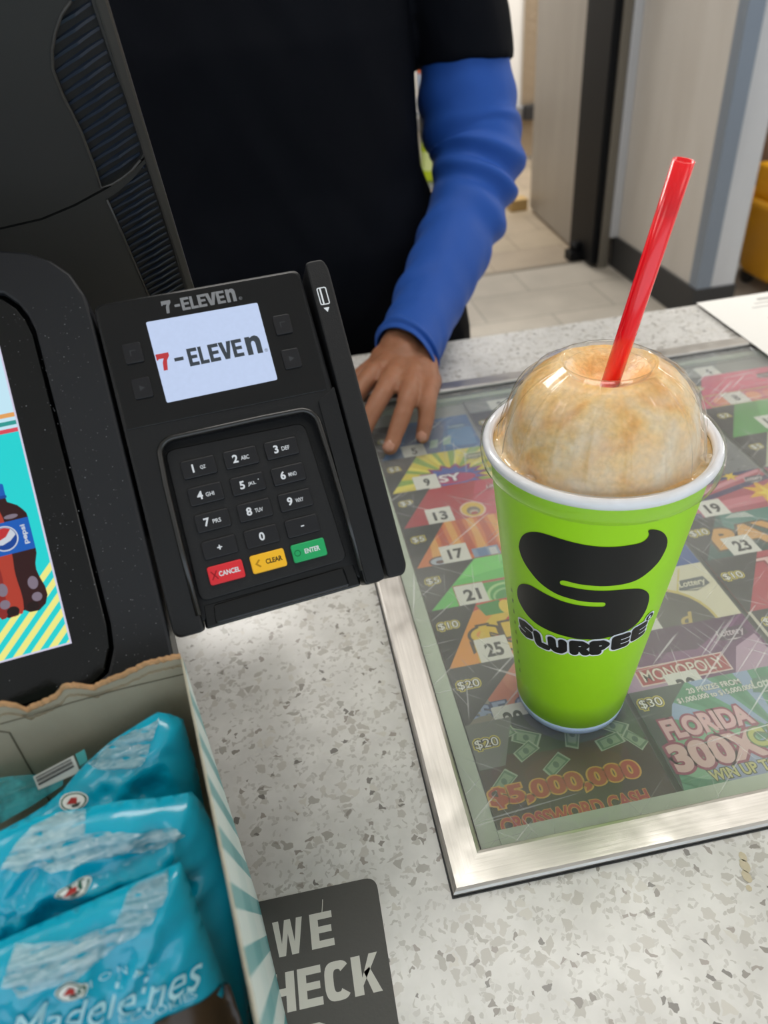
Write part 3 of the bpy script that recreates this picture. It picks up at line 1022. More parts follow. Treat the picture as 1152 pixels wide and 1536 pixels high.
class Card:
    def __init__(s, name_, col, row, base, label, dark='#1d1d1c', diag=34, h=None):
        s.x, s.y = COLX[col] / 1000, ROWY[row] / 1000
        s.w = COLW[col]
        s.h = h or (ROWY[row + 1] - ROWY[row] + 1.5)
        s.vis = ROWY[row + 1] - ROWY[row]
        s.mats, s.names = [], {}
        s.bm = bmesh.new()
        s.layer = 0
        s.z = -0.0095 + 0.00042 * (8 - row)
        s.label, s.nm = label, name_
        prism(s.bm, [(0, 0), (s.w / 1000, 0), (s.w / 1000, s.h / 1000), (0, s.h / 1000)], -0.00025, 0.0, mi=s.mi(base))
        s.kids = []
        s.dark, s.diag = dark, diag

    def mi(s, col):
        if col not in s.names:
            s.names[col] = len(s.mats)
            s.mats.append(flat(col, 0.4))
        return s.names[col]

    def zz(s):
        s.layer += 1
        return s.layer * 0.000012

    def p(s, col, pts):
        c = [(min(max(x, 0), s.w) / 1000, min(max(y, 0), s.h) / 1000) for x, y in pts]
        fill(s.bm, [q for i, q in enumerate(c) if (Vector(q) - Vector(c[i - 1])).length > 1e-6], s.zz(), mi=s.mi(col))
        return s

    def r(s, col, x0, y0, x1, y1):
        return s.p(col, [(x0, y0), (x1, y0), (x1, y1), (x0, y1)])

    def e(s, col, cx, cy, rx, ry, n=28):
        return s.p(col, ellipse(cx, cy, rx, ry, n))

    def star(s, col, cx, cy, r1, r2, n, fy=1.0, a0=0.3):
        return s.p(col, [(cx + (r1 if i % 2 else r2) * cos(a0 + pi * i / n), cy + fy * (r1 if i % 2 else r2) * sin(a0 + pi * i / n)) for i in range(2 * n)])

    def rays(s, col, cx, cy, n, w, R=150, a0=0.0):
        for i in range(n):
            a = a0 + 2 * pi * i / n
            pts = [(cx, cy)]
            for da in (-w, w):
                d = (cos(a + da), sin(a + da))
                tmax = R
                for o_, dd, lim in ((cx, d[0], (0, s.w)), (cy, d[1], (0, s.h))):
                    if abs(dd) > 1e-6:
                        tmax = min(tmax, max((lim[0] - o_) / dd, (lim[1] - o_) / dd))
                pts.append((cx + d[0] * max(tmax, .5), cy + d[1] * max(tmax, .5)))
            s.p(col, pts)
        return s

    def t(s, txt, cx, cy, w, h, col, out=None, bold=0.03, ob=0.09, shear=0.0, out2=None, rot=0.0):
        for c, b in ((out2, ob + 0.06), (out, ob), (col, bold)):
            if c:
                text(s.bm, txt, cx / 1000, cy / 1000, w / 1000, h / 1000, s.zz(), mi=s.mi(c), bold=b, shear=shear, base=bold, rot=rot)
        return s

    def lottery(s, cx, cy, k=1.0, dark='#4d4f50', pale='#c9c8c0'):
        s.p(dark, [(cx - 10 * k, cy - 3.5 * k), (cx - 6 * k, cy + 4 * k), (cx + 9 * k, cy + 4.5 * k), (cx + 10 * k, cy - 2 * k), (cx, cy - 6 * k)])
        s.t('Lottery', cx, cy, 17 * k, 6.5 * k, pale, bold=0.02, shear=0.25)
        return s.p(pale, [(cx - 6 * k, cy - 4.2 * k), (cx + 5 * k, cy - 4.2 * k), (cx, cy - 5.2 * k)])

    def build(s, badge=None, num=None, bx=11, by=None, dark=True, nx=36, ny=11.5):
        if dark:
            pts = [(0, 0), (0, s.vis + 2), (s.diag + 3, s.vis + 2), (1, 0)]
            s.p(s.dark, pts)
        o = obj(s.nm, s.bm, s.mats)
        o.location = (s.x, s.y, CT + s.z)
        tag(o, s.label, 'lottery ticket', TICKETS_GROUP)
        zt = s.layer * 0.000012
        if badge:
            bm = bmesh.new()
            cy = (by if by is not None else s.vis - 16) / 1000
            w = 0.0100 if len(badge) < 3 else 0.0146
            for i, (b, c) in enumerate(((0.14, 0), (0.065, 1), (0.0, 2))):
                text(bm, badge, bx / 1000, cy, w, 0.0072, zt + 0.00003 + i * 0.00002, mi=i, bold=b, base=0.0)
            obj('price_badge', bm, [flat('#d6c552'), flat('#2a2720'), flat('#f0eee4')], o)
        if num:
            bm = bmesh.new()
            x, y = nx / 1000, ny / 1000
            poly(bm, rrect(x - .0115, y - .0115, x + .0115, y + .0115, 0.0006, 2), zt + 0.00006)
            text(bm, num, x + 0.0005, y, 0.0125 if len(num) > 1 else 0.0058, 0.0125, zt + 0.000075, mi=1, bold=0.035)
            obj('number_sticker', bm, [flat('#d9d8d1', 0.5), flat('#2a2a2a')], o)
        return o


def tk(c, r, base, label, **kw):
    return Card('lottery_ticket', c, r, base, label, **kw)


# first column
c = tk(0, 7, '#2b5f94', 'blue lottery ticket under the fingertips, numbered 5')
c.p('#1d4a7d', [(20, 0), (60, 0), (80, 60), (40, 60)]).p('#3f7db0', [(70, 10), (100, 8), (102, 40), (80, 50)])
c.p('#8fb09c', [(52, 12), (60, 12), (64, 26), (56, 26)]).p('#8fb09c', [(66, 14), (74, 14), (78, 28), (70, 28)]).lottery(88, 46, 1.0, '#2f5f8a', '#a8c2c9')
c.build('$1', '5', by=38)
c = tk(0, 6, '#d3c02f', 'yellow and green sunburst lottery ticket numbered 9')
c.rays('#86a53a', 62, 16, 14, 0.10).rays('#e3d44c', 62, 16, 9, 0.07, a0=0.5)
c.star('#8d2c62', 62, 14, 36, 25, 15, 0.62).star('#4a5aa6', 62, 14, 30, 21, 15, 0.6).e('#b02f63', 62, 11, 21, 8)
c.t('SY', 59, 13, 21, 12, '#e7e2e6', '#7a2a66').lottery(90, 43, 1.0, '#6e6f4a', '#c9c5a4')
c.build('$2', '9')
c = tk(0, 5, '#ab2230', 'red lottery ticket with a yellow ring, numbered 13')
c.p('#bf3a52', [(60, 0), (104, 0), (104, 58), (80, 58)]).p('#c45a74', [(88, 0), (104, 0), (104, 50)])
for i in range(7):
    c.p('#8f1c28', [(30 + i * 10, 10 + (i * 17) % 30), (60 + i * 8, 14 + (i * 17) % 30), (58 + i * 8, 15 + (i * 17) % 30)])
c.e('#dcb9a8', 66, 13, 11.5, 11.5).e('#d9b43a', 66, 13, 10, 10).e('#77685c', 66, 11, 6, 6).e('#b4a894', 66, 9, 4, 3.4).e('#a82a2a', 66, 7.5, 3, 2)
c.r('#d8d2cc', 0, 0, 104, 0.8).lottery(95, 42, 1.0, '#9a3a48', '#d9c4c6')
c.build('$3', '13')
c = tk(0, 4, '#d2702c', 'orange flame lottery ticket numbered 17')
for i in range(9):
    x = 22 + i * 9.5
    c.p('#b9481f' if i % 2 else '#dfa04a', [(x - 5, 8), (x - 3, 30), (x - 4, 58), (x + 2, 58), (x + 3, 30), (x + 4, 8)])
c.r('#7f95b4', 50, 2, 72, 14).r('#5a7aa6', 54, 3, 62, 13).r('#c7c9cc', 64, 3, 70, 12).r('#8d4a52', 48, 0, 104, 3).e('#b5bdc6', 90, 9, 10, 5)
c.e('#5b3a34', 22, 6, 9, 6).e('#a9b3c0', 22, 6, 7.5, 4.5).e('#5b3a34', 22, 5, 3.5, 2)
c.build('$5', '17')
c = tk(0, 3, '#5cbf58', 'bright green lottery ticket with a red outlined box, numbered 21', dark='#3a3a39', diag=46)
c.p('#72cf68', [(30, 30), (104, 40), (104, 58), (50, 58)])
c.r('#b05850', 24, 0, 104, 24).r('#4aa14c', 26.5, 0, 104, 21.5).e('#a5cf8c', 62, 6, 15, 13).e('#4a9e4c', 62, 5, 13, 11.5).e('#8fbf80', 62, 4, 11, 9).e('#459548', 62, 3, 9.5, 8)
c.t('7', 70, 38, 4, 8, '#52a850')
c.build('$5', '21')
c = tk(0, 2, '#c5402e', 'red and orange rainbow lottery ticket numbered 25')
c.p('#e0922f', [(0, 0), (30, 50), (52, 56), (104, 40), (104, 30), (60, 34), (20, 0)])
for i, col in enumerate(('#d6b53a', '#c23a3a', '#e0b64a', '#b83440')):
    R = 62 - i * 9
    c.p(col, [(104 - (R) * cos(a) * 1.3, 2 + R * sin(a)) for a in [pi / 2 * k / 10 for k in range(11)]] + [(104, 2)])
c.p('#3f8a42', [(36, 56), (40, 44), (56, 44), (54, 58)]).e('#e3c33a', 57, 50, 5, 7).r('#c83a40', 62, 44, 104, 58)
c.e('#d9824a', 50, 8, 14, 8).t('$50', 55, 20, 62, 30, '#d9b52c', '#4b3a24')
c.build('$10', '25', by=41)
c = tk(0, 1, '#8a8579', 'grey ticket with orange oval beside the cup base, numbered 29', dark='#3a3b3b', diag=48)
c.e('#bd6a50', 58, 28, 40, 34).e('#c97c5e', 62, 32, 28, 24)
c.t('$5,000', 40, 9, 66, 13, '#8f9fbd', '#3f4c74')
c.build('$20', '29', by=33, nx=31, ny=0)
c = tk(0, 0, '#3d2f1c', 'dark ticket with red 5,000,000 lettering and drifting banknotes')
c.p('#3c5636', [(0, 40), (104, 40), (104, 77), (0, 77)]).e('#4a2a1c', 48, 34, 42, 20).e('#5a3320', 54, 30, 30, 12).e('#33422a', 50, 60, 50, 16).e('#2a2c33', 50, 66, 24, 12)
for x, y, a, w, h in ((34, 56, -0.5, 17, 10), (31, 47, 0.5, 15, 8), (62, 52, 1.2, 20, 9), (88, 52, -0.6, 18, 9), (82, 42, 0.2, 17, 8), (45, 34, 0.6, 17, 8), (97, 40, -0.9, 15, 8), (12, 30, 0.7, 16, 8), (22, 62, 0.3, 14, 8)):
    ca, sa = cos(a), sin(a)
    for col, k in (('#a9b99c', 1.0), ('#5f7f60', 0.86), ('#8fa686', 0.66)):
        c.p(col, [(x + ca * u * w * k / 2 - sa * (v * h * k / 2 + (0.8 if u * v > 0 else -0.8)), y + sa * u * w * k / 2 + ca * v * h * k / 2) for u, v in ((-1, -1), (1, -1), (1, 1), (-1, 1))])
    c.e('#54705a', x, y, 1.8, 2.2, 12)
c.t('$5,000,000', 45.5, 20.5, 90, 13.5, '#b5431d', '#dba540', 0.045, 0.10)
c.t('CROSSWORD CASH', 45, 3.6, 86, 9, '#b5341c', '#c98a34', 0.03, 0.075)
c.p('#73756f', [(0, 40), (0, 75), (30, 75), (16, 40)])
c.build('$20', None, bx=9.5, by=57, dark=False)
# second column
c = tk(1, 7, '#6b6a5e', 'dark olive lottery ticket at the top left of the cup lid')
c.r('#8b8b82', 3, 3, 103, 60).r('#4f4e44', 6, 6, 100, 57)
c.build('$1', None, by=44)
c = tk(1, 3, '#2f62ad', 'blue lottery ticket right of the green cup, mostly hidden')
c.p('#3f7fc4', [(40, 0), (106, 10), (106, 50), (60, 50)]).p('#274f92', [(80, 0), (106, 0), (106, 24)])
c.build('$5', '22')
c = tk(1, 2, '#d5cfb6', 'cream lottery ticket with yellow lattice and a dark oval, numbered 26')
for i in range(-3, 9):
    for s_ in (1, -1):
        x = i * 17 + 4
        c.p('#cfc27a', [(x, 0), (x + 1.6, 0), (x + 1.6 + s_ * 32, 56), (x + s_ * 32, 56)] if 0 < x + s_ * 32 < 104 and 0 <= x < 104 else [(1, 1), (1.5, 1), (1.5, 1.5)])
c.e('#c9b66a', 52, 4, 37, 37).e('#4e4a42', 52, 3, 35, 35)
c.t('L', 44, 18, 9, 20, '#b8a052', shear=0.4).t('d', 68, 6, 12, 12, '#b8a052', shear=0.4)
c.lottery(89, 38, 1.25, '#5e6265', '#d9d4bd')
c.build('$10', '26', by=38)
c = tk(1, 1, '#64305f', 'purple lottery ticket with a red name banner, numbered 30')
c.p('#7a4674', [(0, 0), (40, 0), (106, 50), (70, 53)]).p('#b696ae', [(74, 2), (106, 0), (104, 30), (86, 22)]).p('#a88aa4', [(0, 0), (30, 0), (10, 30), (0, 34)]).p('#4c2449', [(20, 30), (60, 26), (104, 53), (30, 53)])
c.r('#d9c3bb', 11, 4.5, 74, 20).r('#a83238', 12, 5.5, 73, 19).t('MONOPOLY', 42.5, 12.3, 56, 9.5, '#e3d6c8', '#6e2a2c', 0.01, 0.04)
c.lottery(89, 34, 1.2, '#4a2a48', '#c4b4bc')
c.build(None, '30', dark=False, nx=39, ny=-1)
c = tk(1, 0, '#5c9a78', 'green lottery ticket with pink FLORIDA 300X lettering')
c.rays('#8fa6c6', 76, 22, 12, 0.10).rays('#4a8a66', 76, 22, 12, 0.08, a0=0.26).e('#7fb08c', 30, 22, 30, 18).e('#94a0bd', 60, 8, 40, 9)
c.p('#45504a', [(0, 0), (0, 73), (38, 73), (22, 58), (6, 28)])
c.t('20 PRIZES FROM', 54, 65.5, 36, 4.2, '#e4e2da', '#4a6a58', 0.02, 0.05).t('$1,000,000 to $15,000,000!', 52.5, 59.5, 52, 4.4, '#e4e2da', '#4a6a58', 0.02, 0.05)
c.lottery(88, 60, 1.3, '#58836c', '#cfd3c6')
c.t('FLORIDA', 36, 41.5, 56, 14.5, '#dcb0b4', '#93405a', 0.05, 0.13).t('300X', 32, 22, 58, 19, '#d8b3b0', '#93405a', 0.05, 0.12)
c.t('CASH', 74, 25, 40, 13, '#b9bd62', '#5a7a48', 0.04, 0.10).t('WIN UP TO', 40, 7.2, 42, 7, '#c3bf7a', '#44503a', 0.03, 0.09)
c.build('$30', None, bx=10, by=62, dark=False)
# third column
c = tk(2, 5, '#77787a', 'grey speckled ticket at the right of the white cup rim', dark='#33332f')
for i in range(40):
    x, y = (i * 37) % 100 + 2, (i * 23) % 50 + 2
    c.r('#9a9a98' if i % 2 else '#4d4d4c', x, y, x + 2.2, y + 1.6)
c.p('#3c3d38', [(60, 0), (70, 0), (66, 58), (56, 58)])
c.build('$5', None)
c = tk(2, 4, '#a8505f', 'pink and navy swirl lottery ticket with yellow stars, numbered 19', dark='#38324a')
c.p('#3a3c64', [(0, 36), (60, 44), (108, 58), (0, 58)]).p('#c98a94', [(0, 30), (50, 38), (106, 54), (106, 50), (50, 33), (0, 25)]).p('#4a3f63', [(0, 22), (50, 30), (108, 44), (108, 38), (50, 24), (0, 16)]).p('#c4727e', [(0, 12), (60, 20), (108, 22), (108, 10), (60, 8), (0, 2)])
c.p('#4b4468', [(0, 0), (26, 0), (28, 8), (0, 12)])
c.star('#d9a83c', 94, 22, 18, 8, 7).star('#e6cc4c', 97, 19, 12, 5, 6).star('#d9b83c', 78, 50, 8, 3, 6).lottery(95, 41, 1.0, '#5f5a66', '#c9c2c0')
c.build('$5', '19', dark=False, nx=40)
c = tk(2, 3, '#355b55', 'teal lottery ticket with orange lettering, numbered 23')
c.p('#4f7f76', [(34, 30), (108, 40), (108, 54), (40, 54)]).p('#a9b5ae', [(42, 46), (66, 42), (62, 50), (50, 50)]).e('#28463f', 60, 12, 36, 12).p('#5d7a78', [(80, 0), (108, 4), (108, 30), (90, 22)])
c.t('PAY', 54, 23, 72, 25, '#cf9a4e', '#5a4a34', 0.06, 0.12).e('#b98a52', 34, 6, 8, 3).lottery(94, 42, 0.9, '#3f5a55', '#a9b3a6')
c.build('$10', '23', by=34, bx=13)
c = tk(2, 2, '#b0454f', 'red lottery ticket with a brown and gold coin, priced 10 dollars', dark='#3a3a37', diag=40)
c.p('#c26a72', [(20, 10), (60, 58), (108, 58), (108, 40)]).e('#b8923e', 62, 4, 34, 32).e('#6b3a24', 62, 3, 31, 29).e('#a8803a', 62, 2, 26, 24).e('#5a2f20', 62, 1, 23, 21)
for i in range(16):
    a = pi * i / 15
    c.e('#cfae5a', 62 + 28.5 * cos(a), 3 + 26.5 * sin(a), 1.6, 1.6, 8)
c.t('THE', 62, 44, 52, 14, '#dcb8b4', '#8a2f38')
c.build('$10', None, by=38)
c = tk(2, 1, '#3d3d39', 'dark lottery ticket at the right edge beside the purple one')
c.p('#5c5b53', [(30, 0), (108, 0), (108, 50), (60, 50)]).r('#c4bfae', 0, 0, 2.5, 53)
c.build('$50', None, dark=False, by=37, bx=13)
# fourth column
c = tk(3, 8, '#747672', 'plain grey ticket strip below the back rail, numbered 4')
c.r('#858782', 2, 2, 114, 24)
c.build(None, '4', dark=False, nx=50, ny=11)
c = tk(3, 7, '#cb2f5e', 'pink lottery ticket with a gold outlined box, numbered 8')
c.p('#d9486f', [(40, 30), (116, 34), (116, 70), (60, 70)]).r('#b5954a', 14, 2, 114, 27).r('#c23a5e', 16, 4, 112, 25).e('#dd7a4e', 30, 12, 9, 8).e('#e08a58', 66, 14, 8, 8).e('#c84a72', 46, 12, 7, 9).e('#d8604e', 84, 12, 8, 9)
c.lottery(101, 50, 1.1, '#5a3a44', '#b9a2a4')
c.build('$1', '8', by=43, bx=19, nx=46, ny=14)
c = tk(3, 6, '#4c9445', 'mid green lottery ticket priced 2 dollars, numbered 12')
c.p('#5aa652', [(40, 10), (116, 20), (116, 58), (60, 58)]).p('#3f7d3c', [(20, 0), (116, 0), (116, 10)])
c.build('$2', '12', by=41, bx=16, nx=52, ny=19)
c = tk(3, 5, '#a3a98c', 'pale green lottery ticket priced 5 dollars at the right edge')
c.p('#b9bca2', [(30, 0), (116, 10), (116, 58), (70, 58)])
c.build('$5', None, by=34, bx=13)
c = tk(3, 4, '#b8616f', 'rose lottery ticket right of the yellow star')
c.p('#d9a83c', [(0, 10), (20, 16), (30, 40), (8, 34)]).p('#4a3f63', [(10, 40), (100, 50), (100, 58), (0, 58)])
c.build(None, None, dark=False)
c = tk(1, 8, '#747672', 'plain grey ticket strip behind the cup, numbered 2')
c.r('#858782', 2, 2, 104, 24)
c.build(None, '2', dark=False, nx=36, ny=11)

# -------- paper sheet and counter decal
t = obj('paper_sheet', (lambda bm: (prism(bm, [(0.5145, 0.648), (0.74, 0.648), (0.742, 0.818), (0.518, 0.816)], 0.0042, 0.0046), [boxc(bm, (0.640, 0.800 - i * 0.011, 0.00465), (0.10 + 0.02 * ((i * 7) % 3), 0.0022 if i else 0.006, 0.0001), 1) for i in range(12)], bm)[-1])(bmesh.new()),
        [mat('printer_paper', '#e6e4df', 0.7), flat('#aaa8a5')])
t.location = (0, 0, CT)
tag(t, 'white printed paper sheet lying over the back corner of the ticket frame', 'paper')

bm = bmesh.new()
prism(bm, rcorner([(-0.0005, 0.1905), (-0.088, 0.1905), (-0.086, 0.05), (-0.0022, 0.05)], 0.0065, 6), 0.0, 0.0005)
block(bm, 'W', -0.0480, 0.1702, 0.0150, 0.0168, 0.00056, mi=1)
block(bm, 'E', -0.0312, 0.1702, 0.0112, 0.0166, 0.00056, mi=1)
for ch, x, w in (('C', -0.0672, 0.0118), ('H', -0.0525, 0.0122), ('E', -0.0393, 0.0112), ('C', -0.0262, 0.0122), ('K', -0.0125, 0.0130)):
    block(bm, ch, x, 0.1462, w, 0.0170, 0.00056, mi=1)
block(bm, 'I', -0.0500, 0.1225, 0.010, 0.0170, 0.00056, mi=1)
block(bm, 'D', -0.0380, 0.1225, 0.0122, 0.0170, 0.00056, mi=1)
tube(bm, [(-0.0292, 0.1845, 0.0006), (-0.0296, 0.1815, 0.0008), (-0.0302, 0.1785, 0.0006)], 0.0002, 5, 1)
o = obj('counter_decal', bm, [mat('charcoal_decal', '#4a4946', 0.62, bump=0.15, bscale=600, var=0.06, vscale=30), flat('#c7c5bd', 0.6)])
o.location = (0, 0, CT)
tag(o, 'charcoal sticker on the countertop with pale WE CHECK lettering', 'sticker')

# ================================================================== PAYMENT TERMINAL AND CUSTOMER DISPLAY
MM = Matrix.Diagonal((0.001, 0.001, 0.001, 1))
D1 = Vector((0.98789, 0.15474, -0.01175)).normalized()
UPV = Vector((-0.09512, 0.66359, 0.74203))
UPV = (UPV - D1 * UPV.dot(D1)).normalized()
NRM = D1.cross(UPV)
FACE = Matrix((D1, UPV, NRM)).transposed()
FO = Vector((-0.02411, 0.26612, CT + 0.22017))
BLK = mat('black_satin_plastic', '#101113', 0.36, spec=0.45, bump=0.08, bscale=900, var=0.1, vscale=40)
BLK2 = mat('black_matte_plastic', '#161617', 0.48, spec=0.4, bump=0.15, bscale=1500)
GLOSS = mat('black_gloss_panel', '#0b0c0e', 0.16, spec=0.5, bump=0.02, bscale=500)
KEYM = mat('black_key', '#17171a', 0.42, spec=0.4)
WHT = flat('#d8dadd', 0.5)

term = thing('payment_terminal', 'black card payment terminal with keypad and lit screen', 'payment terminal', FO, FACE)
bm = bmesh.new()
outline = rcorner([(-46.3, -66.8), (-45.4, 74.8), (42.6, 74.8), (43.2, 0), (42.4, -66.6), (33.8, -66.6), (33.6, -20), (32.4, 12.2), (-33.6, 12.8), (-34.8, -20), (-34.2, -66.8)],
                  [4, 4, 4, 0, 3, 2, 0, 7, 7, 0, 2], 6)
prism(bm, outline, -14, 0, MM)
prism(bm, rcorner([(-46, -64.8), (-45.2, 74.5), (42.4, 74.5), (42.2, -64.8)], 4), -30, -6.5, MM, top=rcorner([(-46, -62.8), (-45.2, 74.5), (42.4, 74.5), (42.2, -62.8)], 4))
obj('body', bm, BLK, term, bevel=0.0011)
bm = bmesh.new()
tube(bm, [Vector((x, y, -0.2)) * 0.001 for x, y in [(-35.0, -60), (-35.2, -30), (-34.9, -5), (-34.2, 7)] + [(-34.2 + 7 * (1 - cos(a)), 7 + 6.4 * sin(a)) for a in [pi / 2 * k / 6 for k in range(1, 7)]] + [(x, 13.4) for x in (-10, 10)] + [(26 + 7 * sin(a), 13 - 7 * (1 - cos(a))) for a in [pi / 2 * k / 6 for k in range(7)]] + [(33.8, -10), (34.4, -35), (34.2, -60)]], 0.0013, 10)
obj('recess_lip', bm, mat('worn_black_lip', '#1c1b1a', 0.24, spec=0.7), term, smooth=True)
bm = bmesh.new()
prism(bm, rcorner([(-33.4, -55), (-32.3, 9.6), (27.5, 8.4), (30.2, -54)], 4), -6.6, -3.6, MM)
obj('keypad_plate', bm, BLK2, term, bevel=0.0006)
bm = bmesh.new()
prism(bm, rcorner([(-29.6, -65.4), (-28.6, -57.4), (27.6, -56.6), (28.4, -65)], 1.5), -12, -4.4, MM)
prism(bm, rcorner([(-34, -66.4), (-33, -56), (33, -56), (33.4, -66.2)], 1.5), -14, -6.4, MM)
obj('card_slot', bm, GLOSS, term, bevel=0.0009)
bm = bmesh.new()
prism(bm, rcorner([(-44.4, 20.3), (-44.2, 73.8), (41.4, 73.6), (40.2, 19.2)], [1, 3.5, 3.5, 1]), -0.5, 0.35, MM)
pnl = obj('display_panel', bm, GLOSS, term, bevel=0.0002)
RED_ = flat('#cf3035')


def seven(bm, cx, cy, w, h, z, mi, M=MM):
    """the numeral 7 with a slanted stem and hooked bar"""
    P = [(-.5, .5), (.5, .5), (.5, .30), (.26, .05), (.14, -.5), (-.18, -.5), (-.10, -.02), (.04, .20), (-.36, .20), (-.40, .14), (-.5, .14)]
    fill(bm, [(cx + x * w, cy + y * h) for x, y in P], z, M, mi)


def wordmark(bm, x0, x1, cy, h, z, mi7, mit, M=MM, dash=True):
    """7-ELEVEn: numeral, dash, capitals and a lower-case n"""
    W = x1 - x0
    seven(bm, x0 + W * 0.062, cy, W * 0.125, h, z, mi7, M)
    fill(bm, [(x0 + W * .165, cy - h * .13), (x0 + W * .235, cy - h * .13), (x0 + W * .235, cy + h * .07), (x0 + W * .165, cy + h * .07)], z, M, mit)
    xs = [0.31, 0.425, 0.535, 0.66, 0.79]
    ws = [0.105, 0.095, 0.105, 0.14, 0.105]
    for ch, fx, fw2 in zip('ELEVE', xs, ws):
        block(bm, ch, x0 + W * fx, cy, W * fw2 * 1.05, h, z, M, mit)
    # n with round shoulder
    nx, nw, nh = x0 + W * 0.93, W * 0.13, h * 1.04
    pts = [(-.5, -.5), (-.5, .5), (-.16, .5), (-.16, .42), (0.0, .5), (.2, .52), (.38, .45), (.48, .3), (.5, .15), (.5, -.5), (.14, -.5), (.14, .12), (.08, .22), (-.04, .24), (-.14, .14), (-.14, -.5)]
    fill(bm, [(nx + x * nw, cy + y * nh) for x, y in pts], z, M, mit)


bm = bmesh.new()
wordmark(bm, -18.5, 12.8, 68.2, 5.6, 0.42, 0, 0)
text(bm, '®', 14.3, 66.2, 1.4, 1.4, 0.42, MM, 0)
obj('header_lettering', bm, mat('grey_print', '#7b7c7e', 0.5), pnl)
SCR = mat('pale_blue_screen', '#c3d3f2', 0.35, emit=0.95, spec=0.2, var=0.05, vscale=500)
bm = bmesh.new()
prism(bm, rcorner([(-26.3, 28), (-26.4, 63.3), (20.8, 62.9), (20.6, 28)], 0.8), 0.2, 0.55, MM)
scr = obj('screen', bm, SCR, term)
bm = bmesh.new()
x0, x1, cy, h = -26.0, 17.6, 45.0, 7.9
seven(bm, -23.3, 45.2, 5.3, 7.4, 0.6, 0)
fill(bm, [(-19, 44.4), (-15.2, 44.4), (-15.2, 45.9), (-19, 45.9)], 0.6, MM, 1)
for ch, cx, w in (('E', -11.3, 3.8), ('L', -6.9, 3.4), ('E', -2.4, 4.0), ('V', 2.6, 5.0), ('E', 7.6, 4.0)):
    block(bm, ch, cx, 44.9, w * 1.08, 7.7, 0.6, MM, 1)
nx, nw, nh = 14.5, 6.4, 8.0
pts = [(-.5, -.5), (-.5, .5), (-.16, .5), (-.16, .42), (0.0, .5), (.2, .52), (.38, .45), (.48, .3), (.5, .15), (.5, -.5), (.14, -.5), (.14, .12), (.08, .22), (-.04, .24), (-.14, .14), (-.14, -.5)]
fill(bm, [(nx + x * nw, 44.8 + y * nh) for x, y in pts], 0.6, MM, 1)
text(bm, '®', 19.2, 41.6, 1.5, 1.5, 0.6, MM, 1)
obj('screen_logo', bm, [flat('#c23a3e'), flat('#3b4148')], scr)
for i, (x, y) in enumerate(((-34.4, 51.2), (-34.3, 36.0), (28.9, 51.1), (28.7, 35.6))):
    bm = bmesh.new()
    prism(bm, rrect(x - 3.7, y - 4.3, x + 3.7, y + 4.3, 0.8), 0.2, 1.3, MM)
    k = obj('side_key', bm, KEYM, term, bevel=0.0003)
    bm = bmesh.new()
    if i % 2:
        fill(bm, [(x - 1, y - 1.2), (x + 1.2, y), (x - 1, y + 1.2)], 1.34, MM)
    else:
        fill(bm, [(x - 1.2, y - 1.2), (x - 1.2, y + 1.2), (x + 1.2, y + 1.2), (x + 1.2, y + .8), (x - .8, y + .8), (x - .8, y - 1.2)], 1.34, MM)
    obj('symbol', bm, mat('dim_print', '#2e3033', 0.5), k)
KX = (-20.3, -2.55, 15.0)
KY = (-0.7, -12.3, -23.8, -35.2, -45.9)
KT = [[('1', 'QZ'), ('2', 'ABC'), ('3', 'DEF')], [('4', 'GHI'), ('5', 'JKL'), ('6', 'MNO')], [('7', 'PRS'), ('8', 'TUV'), ('9', 'WXY')], [('+', ''), ('0', ''), ('-', '')], [('CANCEL', 'x'), ('CLEAR', '<'), ('ENTER', 'o')]]
KC = [mat('red_key', '#d8262f', 0.4), mat('yellow_key', '#f3b71d', 0.4), mat('green_key', '#17a05c', 0.4)]
